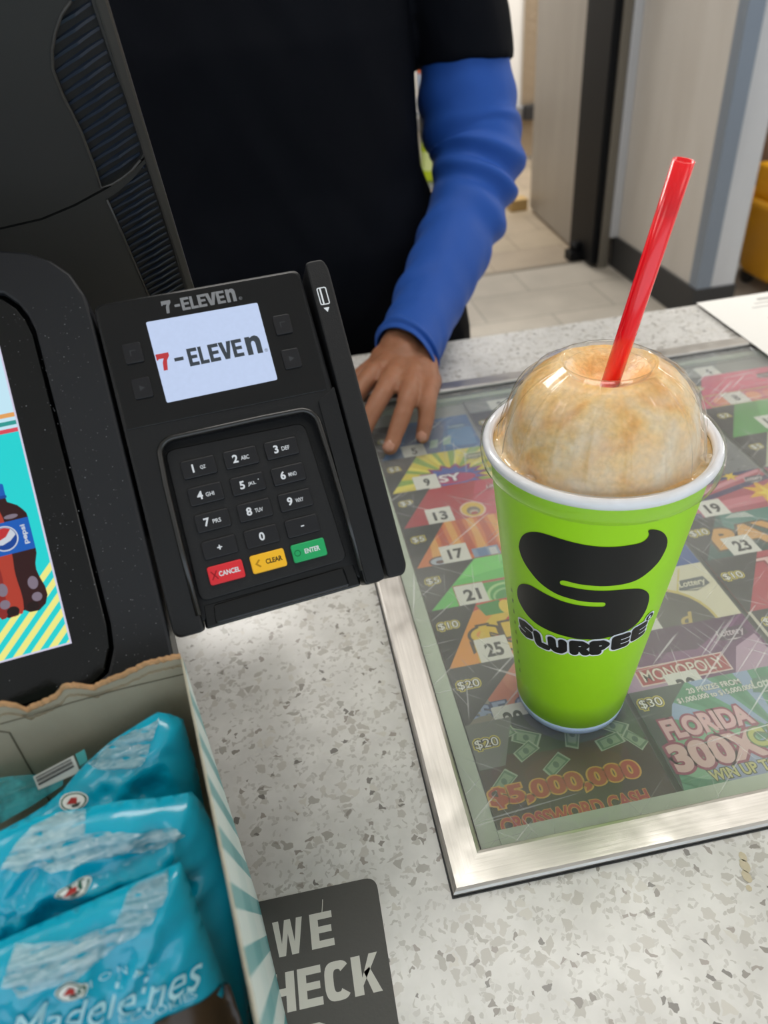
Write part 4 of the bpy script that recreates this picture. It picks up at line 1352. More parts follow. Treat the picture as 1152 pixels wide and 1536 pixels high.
for r in range(5):
    for c_ in range(3):
        x, y = KX[c_], KY[r]
        kw, kh = (7.1, 3.9) if r < 4 else (7.3, 3.9)
        bm = bmesh.new()
        prism(bm, rrect(x - kw, y - kh, x + kw, y + kh, 1.0), -4.2, -2.3, MM)
        km = KEYM if r < 4 else KC[c_]
        k = obj('key', bm, km, term, bevel=0.0005)
        if r == 4:
            k['label'] = ('red cancel key', 'yellow clear key', 'green enter key')[c_]
        bm = bmesh.new()
        a, b = KT[r][c_]
        z = -2.24
        if r < 3:
            text(bm, a, x - 2.5, y, h=3.5, z=z, M=MM, bold=0.03)
            text(bm, b, x + 1.6, y - 0.3, w=1.15 * len(b), h=1.75, z=z, M=MM, bold=0.012)
            if a == '5':
                poly(bm, ellipse(x + 4.6, y + 0.9, .25, .25, 8), z, MM)
        elif r == 3:
            text(bm, a, x, y, h=(2.0, 3.5, 0.5)[c_], w=(2.0, None, 1.4)[c_], z=z, M=MM, bold=0.03)
        else:
            text(bm, a, x + (1.4 if c_ != 1 else 2.4), y, w=(8.8, 7.0, 6.6)[c_], h=2.1, z=z, M=MM, mi=(0, 1, 0)[c_], bold=0.03)
            if c_ == 0:
                for s in (1, -1):
                    fill(bm, [(x - 6.2, y - s * 1.6), (x - 5.8, y - s * 1.9), (x - 3.4, y + s * 1.6), (x - 3.8, y + s * 1.9)], z, MM, 2)
            elif c_ == 1:
                fill(bm, [(x - 5.6, y), (x - 3.8, y + 1.7), (x - 3.2, y + 1.3), (x - 4.6, y), (x - 3.2, y - 1.3), (x - 3.8, y - 1.7)], z, MM, 2)
            else:
                vr = ellipse(x - 5, y, 1.4, 1.4, 16)
                v2 = ellipse(x - 5, y, 1.05, 1.05, 16)
                for i in range(16):
                    j = (i + 1) % 16
                    bm.faces.new([bm.verts.new(MM @ Vector((*q, z))) for q in (vr[i], vr[j], v2[j], v2[i])]).material_index = 2
        obj('key_lettering', bm, [WHT, flat('#3a2c10'), flat(('#9c1820', '#b5830f', '#0c6a3c')[c_])], k)
# swipe reader along the right edge
bm = bmesh.new()
prism(bm, rcorner([(34.6, -66.4), (35.2, 15), (41, 18), (43.4, 20), (42.6, -66.2)], [2.5, 1, 1, 1, 2]), -12, 1.2, MM)
obj('side_wall', bm, BLK, term, bevel=0.0012)
bm = bmesh.new()
prism(bm, rcorner([(43.8, -66.4), (45.2, 76.2), (53.4, 76.4), (54.9, 72), (53.0, -63), (51, -66.4)], [2, 2.5, 3, 2, 3, 3]), -24, 2.6, MM)
box(bm, (42, -60, -24), (46, 70, -16), 0, MM)
rd = obj('card_reader', bm, BLK2, term, bevel=0.0009)
bm = bmesh.new()
o1, o2 = rrect(47.0, 55.6, 51.3, 63.6, 0.8, 3), rrect(47.45, 56.05, 50.85, 63.15, 0.5, 3)
for i in range(len(o1)):
    j = (i + 1) % len(o1)
    bm.faces.new([bm.verts.new(MM @ Vector((*q, 2.66))) for q in (o1[i], o1[j], o2[j], o2[i])])
fill(bm, [(48.2, 56.0), (48.9, 56.0), (48.9, 63.2), (48.2, 63.2)], 2.66, MM)
fill(bm, [(47.9, 54.3), (50.5, 54.3), (49.2, 52.2)], 2.66, MM)
obj('swipe_symbol', bm, flat('#dfe2e4', 0.5), rd)
bm = bmesh.new()     # bracket that hangs the terminal on the display housing behind it
box(bm, (-60, -20, -40), (10, 20, -29), 0, MM)
obj('bracket', bm, BLK2, term, bevel=0.002)

# -------- customer display
dsp = thing('customer_display', 'black customer display screen showing a soft drink advert', 'display', FO, FACE)
CX = -152.0          # centre line of the display in its own frame


def mirror(pts):
    return pts + [(2 * CX - x, y) for x, y in reversed(pts)]


outer = mirror([(-55.5, -76.8), (-50.2, -76.2), (-48.2, -73.2), (-47.9, -65), (-46.8, 68.5), (-47.4, 80), (-51, 89.8), (-57.2, 96.8), (-65.2, 101.7), (-75, 104.3), (-100, 105.5)])
inner = mirror([(-97, -75.2), (-81, -75.0), (-75, -71.6), (-71, -63), (-69.9, -54), (-70.3, 0), (-70.8, 67.6), (-72.2, 74.1), (-74.7, 79.8), (-79.2, 84.9), (-90, 88)])
groove = [(x + (1.6 if x > CX else -1.6), y + (1.2 if y > 60 else (-0.5 if y < -60 else 0))) for x, y in inner]
HOUSING = mat('dark_display_plastic', '#1b1c1f', 0.42, spec=0.4, bump=0.1, bscale=1200, var=0.1, vscale=25)
bm = bmesh.new()
# front face as a ring round the recessed glass
n_ = len(inner)
prism(bm, outer, -26, -2.2, MM)
vo = [bm.verts.new(MM @ Vector((x, y, 0))) for x, y in outer]
rng = [Vector((x, y)) for x, y in outer] + [Vector((x, y)) for x, y in groove]
no, ng = len(outer), len(groove)
vv, _, ff, *_ = delaunay_2d_cdt(rng, [(i, (i + 1) % no) for i in range(no)] + [(no + i, no + (i + 1) % ng) for i in range(ng)], [], 1, 1e-6)
bm.free()
bm = bmesh.new()
gp = [Vector(q) for q in groove]


def inside(p, P):
    r = False
    for i in range(len(P)):
        a, b = P[i - 1], P[i]
        if (a.y > p.y) != (b.y > p.y) and p.x < (b.x - a.x) * (p.y - a.y) / (b.y - a.y) + a.x:
            r = not r
    return r


nv = [bm.verts.new(MM @ Vector((v.x, v.y, 0))) for v in vv]
for f in ff:
    c2 = sum((vv[i] for i in f), Vector((0, 0))) / len(f)
    if not inside(c2, gp):
        bm.faces.new([nv[i] for i in f])
for loop_, za, zb in ((outer, 0, -26), (groove, 0, -3)):
    a = [bm.verts.new(MM @ Vector((x, y, za))) for x, y in loop_]
    b = [bm.verts.new(MM @ Vector((x, y, zb))) for x, y in loop_]
    for i in range(len(a)):
        j = (i + 1) % len(a)
        bm.faces.new((a[i], a[j], b[j], b[i]))
bm.faces.new([bm.verts.new(MM @ Vector((x, y, -26))) for x, y in outer])
bmesh.ops.remove_doubles(bm, verts=bm.verts, dist=1e-6)
obj('housing', bm, HOUSING, dsp, bevel=0.0012)
bm = bmesh.new()
prism(bm, inner, -6, -1.2, MM)
bez = obj('glass_bezel', bm, mat('dusty_gloss_black', '#08090b', 0.14, spec=0.5, bump=0.03, bscale=700), dsp, bevel=0.0006)
# dust specks on the glossy bezel and housing
bm = bmesh.new()
rr = random.Random(3)
for i in range(420):
    y = rr.uniform(-74, 80)
    x = rr.uniform(-83, -49) if rr.random() < 0.75 else rr.uniform(-130, -83)
    if x < -83 and y > -59:
        continue
    z = -1.15 if x < -72.5 else 0.06
    s = rr.choice((0.08, 0.1, 0.12, 0.16, 0.24))
    poly(bm, ellipse(x, y, s, s * rr.uniform(.5, 1), 5, rr.random() * 6), z, MM)
tag(obj('dust', bm, mat('dust_grey', '#77787a', 0.9), dsp), kind='stuff')
SX0, SX1, SY0, SY1 = 2 * CX + 83.8, -83.8, -57.3, 66.0
bm = bmesh.new()


def ink(col, e=0.92):
    return mat('lit_' + col.lstrip('#'), col, 0.3, emit=e, spec=0.2)


smats = [ink('#c8ecfb'), ink('#1fd6d6'), ink('#e8a45c'), ink('#2f9a94'), ink('#dd4a5a'), ink('#f4f08a'), ink('#d7d3ea')]
poly(bm, [(SX0, SY0), (SX1, SY0), (SX1, SY1), (SX0, SY1)], -1.1, MM, 6)
poly(bm, [(SX0, SY0), (SX1 - .7, SY0 + .7), (SX1 - .7, SY1), (SX0, SY1)], -1.08, MM, 0)
poly(bm, [(SX0, SY0 + .7), (SX1 - .7, SY0 + .7), (SX1 - .7, 29.7), (SX0, 29.7)], -1.06, MM, 1)
for y0, y1, k in ((35.8, 37.6, 2), (32.6, 34.3, 3), (29.6, 31.3, 4)):
    poly(bm, [(SX0, y0), (SX1 - .7, y0), (SX1 - .7, y1), (SX0, y1)], -1.04, MM, k)
slope = 0.95
for i in range(9):
    ya = -24.2 - i * 6.25
    w = 3.2
    pts = []
    for yy in (ya, ya - w):
        pts.append((SX1 - .7, yy))
    lx = SX1 - .7 - 40
    q = [(SX1 - .7, ya), (lx, ya - 40 * slope), (lx, ya - w - 40 * slope), (SX1 - .7, ya - w)]
    # clip at the lower edge of the screen
    P, out = [Vector(v) for v in q], []
    for j in range(4):
        a, b = P[j - 1], P[j]
        lim = SY0 + .7
        if (a.y >= lim) != (b.y >= lim):
            out.append(a.lerp(b, (lim - a.y) / (b.y - a.y)))
        if b.y >= lim:
            out.append(b)
    if len(out) > 2:
        poly(bm, out, -1.03, MM, 5)
scrn = obj('screen', bm, smats, dsp)
# the drink bottle picture, printed flat on the screen
bm = bmesh.new()
AX = -97.9
prof_r = [(3.2, 3.4), (5.7, 3.4), (0.7, 6.6), (-1.4, 8.2), (-3.1, 9.3), (-4.9, 9.5), (-17.6, 9.5), (-19.5, 9.4), (-23.4, 8.1), (-26, 7.9), (-29.2, 8.5), (-33, 9.6), (-36.5, 9.7), (-39.6, 8.4), (-41.6, 5.6), (-41.4, 2.2), (-40.2, 0.6)]
body = [(AX + r, y) for y, r in [(4.6, 3.1), (2.8, 3.3), (0.7, 6.6), (-1.4, 8.2), (-3.1, 9.2), (-4.9, 9.4)] + prof_r[6:]]
body = body + [(2 * AX - x, y) for x, y in reversed(body)]
fill(bm, body, -1.0, MM, 0)
fill(bm, [(AX - 5.5 + (x - AX) * .45, y) for x, y in body[:]], -0.99, MM, 1)
fill(bm, [(AX - 2.2 + (x - AX) * .3, y * 0.98 - .5) for x, y in body], -0.985, MM, 2)
for s in (1, -1):
    fill(bm, [(AX + s * 5.6 + x, -30.5 + y) for x, y in ellipse(0, 0, 1.9, 2.6, 14)], -0.98, MM, 3)
    fill(bm, [(AX + s * 5.9 + x, -36.2 + y) for x, y in ellipse(0, 0, 1.9, 1.8, 14)], -0.98, MM, 3)
    fill(bm, [(AX + s * 3.6 + x, -39.4 + y) for x, y in ellipse(0, 0, 2.3, 1.9, 14)], -0.975, MM, 4)
fill(bm, [(AX + 3.4 + x, -3.2 + y) for x, y in ellipse(0, 0, 2.6, 0.9, 14)], -0.98, MM, 3)
fill(bm, [(AX - 9.5, -17.7), (AX + 9.5, -17.5), (AX + 9.4, -4.8), (AX - 9.4, -4.9)], -0.97, MM, 5)
fill(bm, rrect(AX - 3.3, 4.6, AX + 3.3, 10.4, 0.8, 3), -0.97, MM, 5)
fill(bm, rrect(AX - 3.6, 4.4, AX + 3.6, 5.6, 0.4, 3), -0.965, MM, 6)
gx, gy = AX - 0.6, -11.2
fill(bm, ellipse(gx, gy, 5.0, 5.0, 32), -0.96, MM, 7)
fill(bm, ellipse(gx, gy, 4.5, 4.5, 32), -0.955, MM, 6)
fill(bm, ellipse(gx, gy + 0.1, 4.2, 4.2, 32), -0.95, MM, 7)
fill(bm, [(gx + 4.2 * cos(a), gy + 4.2 * sin(a)) for a in [radians(50 + 150 * k / 14) for k in range(15)]] + [(gx - 2.6, gy - 0.6), (gx + 0.6, gy + 0.6)], -0.945, MM, 8)
fill(bm, [(gx + 4.2 * cos(a), gy + 4.2 * sin(a)) for a in [radians(205 + 165 * k / 14) for k in range(15)]] + [(gx + 2.0, gy - 1.2), (gx - 1.2, gy - 2.4)], -0.945, MM, 6)
text(bm, 'pepsi', AX + 6.9, -11.2, 7.8, 2.3, -0.94, MM, 7, bold=0.03, rot=pi / 2)
obj('advert_bottle', bm, [ink('#3a1214', .6), ink('#a8302a', .6), ink('#d64a35', .6), ink('#9d8ea0', .6), ink('#26100f', .6), ink('#1467cf', .7), ink('#0c4aa8', .7), ink('#e6eefa', .7), ink('#d73438', .7)], scrn)
bm = bmesh.new()      # stand behind the display down to the countertop
inv = FACE.inverted()


def dl(x, y, z):
    return inv @ (Vector((x, y, CT + z)) - FO)


tube(bm, [Vector((-0.135, 0.0, -0.024)), Vector((-0.135, 0.0, -0.05)), dl(-0.200, 0.330, 0.17), dl(-0.215, 0.335, 0.10), dl(-0.215, 0.335, 0.012)], [0.028, 0.026, 0.022, 0.022, 0.024], 20)
obj('stand_arm', bm, BLK2, dsp, smooth=True)
bm = bmesh.new()
RB = (inv.to_4x4() @ T(-0.215 - FO.x, 0.335 - FO.y, CT + 0.0006 - FO.z))
lathe(bm, [(0.001, 0.0), (0.066, 0.0), (0.066, 0.006), (0.058, 0.013), (0.001, 0.014)], 40, RB, cap=True)
obj('stand_base', bm, BLK2, dsp)

# -------- cashier's till unit behind, seen from its vented back
hp = [Vector(v) for v in HOUSE]
HM = Matrix((hp[1], hp[2], hp[3])).transposed()
till = thing('till_unit', 'tall dark till housing with slatted side vent behind the customer display', 'till', hp[0] + Vector((0, 0, CT)), HM)
TM = mat('charcoal_till_plastic', '#2b2b2a', 0.42, spec=0.45, bump=0.06, bscale=1500, var=0.08, vscale=12)
TM2 = mat('till_edge_strip', '#34322f', 0.40, spec=0.5)
VENT = mat('vent_blue_black', '#232b38', 0.28, spec=0.6)  # bluish highlight on the black slats is put into this colour


def hole_face(bm, outer, holes, z, mi=0, M=MM):
    pts = [Vector(p) for p in outer]
    ed = [(i, (i + 1) % len(pts)) for i in range(len(pts))]
    for h in holes:
        k = len(pts)
        pts += [Vector(p) for p in h]
        ed += [(k + i, k + (i + 1) % len(h)) for i in range(len(h))]
    vv, _, ff, *_ = delaunay_2d_cdt(pts, ed, [], 1, 1e-6)
    nv = [bm.verts.new(M @ Vector((v.x, v.y, z))) for v in vv]
    for f in ff:
        c2 = sum((vv[i] for i in f), Vector((0, 0))) / len(f)
        if not any(inside(c2, [Vector(p) for p in h]) for h in holes):
            bm.faces.new([nv[i] for i in f]).material_index = mi


def wall_(bm, loop_, z0, z1, mi=0, M=MM):
    a = [bm.verts.new(M @ Vector((x, y, z0))) for x, y in loop_]
    b = [bm.verts.new(M @ Vector((x, y, z1))) for x, y in loop_]
    for i in range(len(a)):
        j = (i + 1) % len(a)
        bm.faces.new((a[i], a[j], b[j], b[i])).material_index = mi


def slats(bm, region, pitch, skew, z0, z1, th, mi, y0=-40, y1=170):
    """horizontal bowed slats clipped to a vent opening"""
    R = [Vector(p) for p in region]
    y = y0
    while y < y1:
        xs = []
        top, N = [], 28
        x0, x1 = min(p.x for p in R), max(p.x for p in R)
        run = []
        for i in range(N + 1):
            x = x0 + (x1 - x0) * i / N
            yy = y + skew * (x - x0) + 2.2 * sin((x - x0) / (x1 - x0) * pi * 0.6)
            if inside(Vector((x, yy)), R):
                run.append((x, yy))
        if len(run) > 2:
            zs = [z1 - 2.2 * abs(sin(i / max(1, len(run) - 1) * pi * .5 - .8)) for i in range(len(run))]
            rings = [[MM @ Vector((x, yy - th / 2, z0)), MM @ Vector((x, yy + th / 2, z0)), MM @ Vector((x, yy + th * .2, zz)), MM @ Vector((x, yy - th / 2, zz))] for (x, yy), zz in zip(run, zs)]
            loft(bm, rings, mi)
        y += pitch


seam = SEAM
E_ = 0.8
up_out = [(seam[k][0], seam[k][1] + E_) for k in range(1, len(seam) - 1)] + [(-1.4, 82.5), (-0.6, 190), (-10, 205), (-40, 212), (-285, 212), (-300, 195), (-300, 60), (-104, 60)]
low_out = [(-104, 59), (-300, 59), (-300, -130), (-2, -130), (-0.6, 80)] + [(seam[k][0], seam[k][1] - E_) for k in range(len(seam) - 2, 0, -1)]
low_out[4] = (-1.2, 79)
bm = bmesh.new()
hole_face(bm, up_out, [UPVENT], 0)
wall_(bm, UPVENT, 0, -9)
wall_(bm, up_out, 0, -4)
poly(bm, UPVENT, -9, MM)
obj('upper_shell', bm, TM, till)
bm = bmesh.new()
hole_face(bm, low_out, [LOWVENT], -0.6)
wall_(bm, LOWVENT, -0.6, -8)
wall_(bm, low_out, -0.6, -4)
poly(bm, LOWVENT, -8, MM)
obj('lower_shell', bm, TM, till)
bm = bmesh.new()
box(bm, (-299, -129, -55), (-1.5, 211, -3.2), 0, MM)
obj('core', bm, mat('till_dark', '#141414', 0.6), till)
bm = bmesh.new()
slats(bm, UPVENT, 4.6, 0.30, -9, -1.0, 1.7, 0)
obj('upper_vent', bm, VENT, till)
bm = bmesh.new()
slats(bm, LOWVENT, 3.9, 0.26, -8, -1.2, 1.5, 0)
obj('lower_vent', bm, VENT, till)
bm = bmesh.new()
tube(bm, [MM @ Vector((x, y, 0.0)) for x, y in UPVENT[1:14]], 0.0007, 6)
tube(bm, [MM @ Vector((x, y, -0.4)) for x, y in [LOWVENT[0], LOWVENT[7], LOWVENT[6]]], 0.0007, 6)
obj('vent_rim', bm, TM2, till, smooth=True)
bm = bmesh.new()
prism(bm, [(-4.4, -128), (-0.2, -128), (-0.2, 205), (-5.6, 205)], -50, 0.8, MM)
obj('edge_strip', bm, TM2, till, bevel=0.0012)
hinv = HM.inverted()


def hl_(x, y, z):
    return hinv @ (Vector((x, y, z)) - hp[0])


bm = bmesh.new()
rings = []
for (px_, py_, pz_, sx, sy) in ((-0.20, 0.520, 0.16, .06, .03), (-0.20, 0.535, 0.05, .06, .035), (-0.20, 0.535, 0.02, .08, .06)):
    rings.append([hl_(px_ + x, py_ + y, pz_) for x, y in rrect(-sx, -sy, sx, sy, 0.02)])
loft(bm, rings)
obj('neck', bm, TM, till, smooth=False)
bm = bmesh.new()
rings = [[hl_(-0.20 + x, 0.545 + y, z) for x, y in rrect(-.13 + i_, -.11 + i_, .13 - i_, .11 - i_, 0.03)] for z, i_ in ((0.0, 0), (0.016, 0), (0.022, 0.008))]
loft(bm, rings)
obj('base', bm, TM, till)

# ================================================================== THE CUP
CUPX, CUPY = CUP[0], CUP[1]
CH, R0, R1 = 0.185, 0.0325, 0.0525


def rad(h):
    return R0 + (R1 - R0) * h / CH


GREEN = mat('lime_green_paper', '#a4e01e', 0.38, spec=0.4, var=0.03, vscale=60)
cup = thing('slush_cup', 'lime green paper cup of tan slush under a clear domed lid', 'cup', (CUPX, CUPY, CT + 0.0002))
bm = bmesh.new()
lathe(bm, [(R0 - 0.002, 0.004)] + [(rad(h), h) for h in (0.0035, 0.03, 0.07, 0.11, 0.15, 0.186)], 128)
obj('cup_body', bm, GREEN, cup, smooth=True)
bm = bmesh.new()
lathe(bm, [(0.0005, 0.006), (R0 - 0.004, 0.006), (R0 - 0.002, 0.0), (R0 - 0.0003, 0.0), (rad(0.0042) + .00005, 0.0042), (rad(0.0065) + 0.0001, 0.0065), (rad(0.0065), 0.0066)], 96)
obj('base_band', bm, mat('pale_blue_paper', '#c9dcf8', 0.4), cup, smooth=True)
bm = bmesh.new()
tr_ = 0.0026
lathe(bm, [(0.0532 + tr_ * cos(a), 0.1885 + tr_ * sin(a)) for a in [2 * pi * k / 14 for k in range(15)]], 96)
obj('rolled_rim', bm, mat('white_paper_rim', '#eceef4', 0.35), cup, smooth=True)


def on_cup(lift):
    def fn(th, h):
        r = rad(h) + lift
        return Vector((r * cos(th), r * sin(th), h))
    return fn


# the printed swirl: outline in (angle, height)
bm = bmesh.new()
S_ = 0.045


def curved(pts, lift, mi=0, step=0.0035):
    # work in arc length so the cutting is even
    fill(bm, [(th * S_, h) for th, h in pts], mi=mi, step=step, fn=lambda u, v: on_cup(lift)(u / S_, v))


LG = [(p[0], p[1]) for p in smooth_path(LOGO + [LOGO[0]], 3)][:-1]
curved(LG, 0.00025)
obj('swirl_logo', bm, mat('black_print', '#101214', 0.36, spec=0.4), cup, smooth=True)
STROKES = {   # fat rounded letters: strokes in a box from -1 to 1, then thin pale slits
    'S': ([[(.62, .55), (.1, .68), (-.5, .50), (-.45, .12), (.45, -.12), (.5, -.5), (-.1, -.68), (-.62, -.55)]], [[(.75, .22), (.05, .34)], [(-.75, -.22), (-.05, -.34)]]),
    'L': ([[(-.42, .66), (-.36, -.3), (-.28, -.58), (.5, -.6)]], []),
    'U': ([[(-.52, .66), (-.5, -.3), (-.2, -.58), (.2, -.58), (.5, -.3), (.52, .66)]], [[(0, .9), (0, -.05)]]),
    'R': ([[(-.5, -.64), (-.5, .62), (.2, .62), (.5, .35), (.2, .04), (-.4, .04)], [(.05, 0), (.52, -.64)]], [[(-.02, .30), (.10, .30)], [(-.02, -.95), (-.02, -.55)]]),
    'P': ([[(-.5, -.64), (-.5, .62), (.2, .62), (.52, .32), (.2, -.02), (-.4, -.02)], [(-.2, -.3), (-.2, -.64)]], [[(0, .28), (.14, .28)]]),
    'E': ([[(.55, .62), (-.5, .62), (-.5, -.62), (.55, -.62)], [(-.4, 0), (.5, 0)]], [[(.95, .30), (.02, .30)], [(.95, -.30), (.02, -.30)]]),
}


def stroke(bm, P, wd, fn, mi):
    """a fat polyline with round joints, bent onto a surface by fn"""
    P = [Vector(p) for p in P]
    for p in P:
        bm.faces.new([bm.verts.new(fn(p.x + wd / 2 * cos(2 * pi * k / 20), p.y + wd / 2 * sin(2 * pi * k / 20))) for k in range(20)]).material_index = mi
    for a, b in zip(P, P[1:]):
        n = Vector((-(b - a).y, (b - a).x)).normalized() * wd / 2
        N = 4
        for k in range(N):
            p, q = a.lerp(b, k / N), a.lerp(b, (k + 1) / N)
            bm.faces.new([bm.verts.new(fn(*v)) for v in (p - n, q - n, q + n, p + n)]).material_index = mi


bm = bmesh.new()
for ch, P3 in LETTERS:
    th, h = P3[0]
    wx, wy, tilt = 0.0056, 0.0060, 0.09
    fat, slit = STROKES[ch]

    def place(lift):
        def fn(x, y):
            u, v = x * cos(tilt) - y * sin(tilt), x * sin(tilt) + y * cos(tilt)
            hh = h + v
            return on_cup(lift)(th + u / rad(h), hh)
        return fn
    for st in fat:
        pts = [(x * wx, y * wy) for x, y in st]
        stroke(bm, pts, 0.0069, place(0.00035), 0)
        stroke(bm, pts, 0.0046, place(0.00055), 1)
    for st in slit:
        stroke(bm, [(x * wx, y * wy) for x, y in st], 0.00055, place(0.00072), 0)
th, h = REG[0]
for lift, r_o, mi in ((0.00045, 0.0036, 0), (0.0006, 0.0026, 1)):
    bm.faces.new([bm.verts.new(on_cup(lift)(th + r_o * cos(a) / rad(h), h + r_o * sin(a))) for a in [2 * pi * k / 20 for k in range(20)]]).material_index = mi
text(bm, 'R', th, h, 0.0022 / rad(h), 0.0028, mi=0, bold=0.05, fn=lambda a, b: on_cup(0.0007)(a, b))
obj('cup_lettering', bm, [flat('#e8ecf2', 0.4), mat('black_print')], cup)
bm = bmesh.new()
for k in range(9):
    hh = 0.036 + k * 0.0085
    for j in range(2):
        a0 = -2.98 + 0.02 * j - 0.002 * k
        bm.faces.new([bm.verts.new(on_cup(0.0003)(a0 + da, hh + dh)) for da, dh in ((0, 0), (0.012, 0.0006), (0.012 + .01 * (k % 2), 0.0042), (0.002, 0.0035 - .001 * (k % 3)))])
obj('side_print', bm, mat('dark_green_print', '#3d6a10', 0.4), cup)
# clear lid: skirt, flange and ribbed dome with an open ring on top
LID = film_mat('clear_lid_plastic', (0.97, 0.97, 0.96), 0.02, (0.9, 0.88, 0.84), 0.06)
DOME = film_mat('frosted_dome_plastic', (0.97, 0.97, 0.97), 0.05, (0.92, 0.87, 0.80), 0.10, 38.0, (0.02, 0.22))
prof_l = [(0.0538, 0.1775), (0.0550, 0.1795), (0.0566, 0.1815), (0.0570, 0.186), (0.0566, 0.1905), (0.0550, 0.1925), (0.0530, 0.1925), (0.0516, 0.190), (0.0508, 0.1878), (0.0485, 0.1874)]
dome_p = [(0.0470, 0.1885), (0.0466, 0.194), (0.0455, 0.200), (0.0436, 0.2065), (0.0408, 0.2130), (0.0372, 0.2185), (0.0328, 0.2230), (0.0280, 0.2262), (0.0236, 0.2285)]
ring_p = [(0.0216, 0.2298), (0.0205, 0.2300), (0.0196, 0.2290), (0.0192, 0.2265), (0.0188, 0.2262), (0.0184, 0.2268)]
bm = bmesh.new()
NA = 288


def lring(r, z, amp):
    return [Vector((r * (1 + amp * (0.5 + 0.5 * cos(18 * 2 * pi * i / NA)) ** 14) * cos(2 * pi * i / NA), r * (1 + amp * (0.5 + 0.5 * cos(18 * 2 * pi * i / NA)) ** 14) * sin(2 * pi * i / NA), z)) for i in range(NA)]


rings = [lring(r, z, 0) for r, z in prof_l] + [lring(r, z, 0.036 * min(1, (len(dome_p) - k) / 4)) for k, (r, z) in enumerate(dome_p)] + [lring(r, z, 0) for r, z in ring_p]
loft(bm, rings, 0, False)
for a in (radians(-152), radians(-38)):      # small button dimples on the flange
    M_ = T(0.0497 * cos(a), 0.0497 * sin(a), 0.1872)
    lathe(bm, [(0.0042, 0.0), (0.0038, 0.0022), (0.0026, 0.0030), (0.0016, 0.0022), (0.0002, 0.0018)], 20, M_)
for f in bm.faces:
    f.material_index = 0 if f.calc_center_median().z < 0.189 or sqrt(f.calc_center_median().x ** 2 + f.calc_center_median().y ** 2) < 0.0225 else 1
obj('dome_lid', bm, [LID, DOME], cup, smooth=True)


def slush_mat():
    m = bpy.data.materials.new('tan_slush')
    m.use_nodes = True
    nt = m.node_tree
    b = nt.nodes['Principled BSDF']
    tc = node(nt, 'ShaderNodeTexCoord')
    n = node(nt, 'ShaderNodeTexNoise', i_Scale=48.0, i_Detail=6.0, i_Distortion=0.6)
    nt.links.new(tc.outputs['Object'], n.inputs['Vector'])
    c = ramp(nt, n.outputs['Fac'], [(0.34, lin('#eab062')), (0.47, lin('#f4ca84')), (0.58, lin('#f0d09a')), (0.70, lin('#f0dcba'))])
    n2 = node(nt, 'ShaderNodeTexNoise', i_Scale=420.0, i_Detail=3.0)
    nt.links.new(tc.outputs['Object'], n2.inputs['Vector'])
    c = mixc(nt, 1.0, c, ramp(nt, n2.outputs['Fac'], [(0.35, (0.9,) * 3), (0.65, (1.06,) * 3)]), 'MULTIPLY')
    nt.links.new(c, b.inputs['Base Color'])
    b.inputs['Roughness'].default_value = 0.35
    b.inputs['Subsurface Weight'].default_value = 0.35
    b.inputs['Subsurface Scale'].default_value = 0.004
    b.inputs['Subsurface Radius'].default_value = (1.0, 0.7, 0.4)
    bp = node(nt, 'ShaderNodeBump', i_Strength=0.35, i_Distance=0.001)
    nt.links.new(n2.outputs['Fac'], bp.inputs['Height'])
    nt.links.new(bp.outputs[0], b.inputs['Normal'])
    return m


bm = bmesh.new()
prof_s = [(0.0500, 0.17), (0.0514, 0.1864), (0.0508, 0.1871), (0.0478, 0.1870), (0.0455, 0.1885)] + [(r - 0.0012, z - 0.0008) for r, z in dome_p[1:]] + [(0.0185, 0.2262), (0.0150, 0.2235), (0.0110, 0.2205), (0.0060, 0.2180), (0.0004, 0.2168)]
rings = []
for k, (r, z) in enumerate(prof_s):
    ring = []
    for i in range(96):
        th = 2 * pi * i / 96
        q = Vector((r * cos(th), r * sin(th), z))
        w = 0 if k < 4 else 1
        d = noise.noise(q * 70) * 0.0010 + noise.noise(q * 210) * 0.0004 - 0.0004
        if k > len(dome_p) + 4:
            d *= 1.8
        nrm = Vector((cos(th), sin(th), 0.6 if k < 12 else 2.0)).normalized()
        ring.append(q + nrm * d * w)
    rings.append(ring)
loft(bm, rings, 0, True)
obj('slush', bm, slush_mat(), cup, smooth=True)

# straw
m = mat('red_straw_plastic', '#f2101f', 0.16, spec=0.6, sss=0.3, coat=0.3)
SB = Vector((0.1426, 0.2806, CT + 0.2185))
STP = Vector((0.15609, 0.27099, CT + 0.31242))
ax = (STP - SB)
LEN = ax.length
SR = 0.00415
bm = bmesh.new()
M_ = T(0, 0, 0)
lathe(bm, [(SR - 0.0005, LEN - 0.02), (SR - 0.0005, LEN), (SR, LEN), (SR, 0.03), (SR, -0.012), (SR - 0.0005, -0.012)], 32)
o = obj('straw', bm, m, smooth=False)
for f in o.data.polygons:
    f.use_smooth = abs(f.normal.z) < 0.5
o.rotation_mode = 'QUATERNION'
o.rotation_quaternion = ax.to_track_quat('Z', 'Y')
o.location = SB
tag(o, 'glossy red straw standing in the domed cup lid', 'straw')

# ================================================================== COOKIE BOX AND PACKS
BXM = T(BOXK[0], BOXK[1], CT) @ Matrix.Rotation(BOXANG, 4, 'Z')


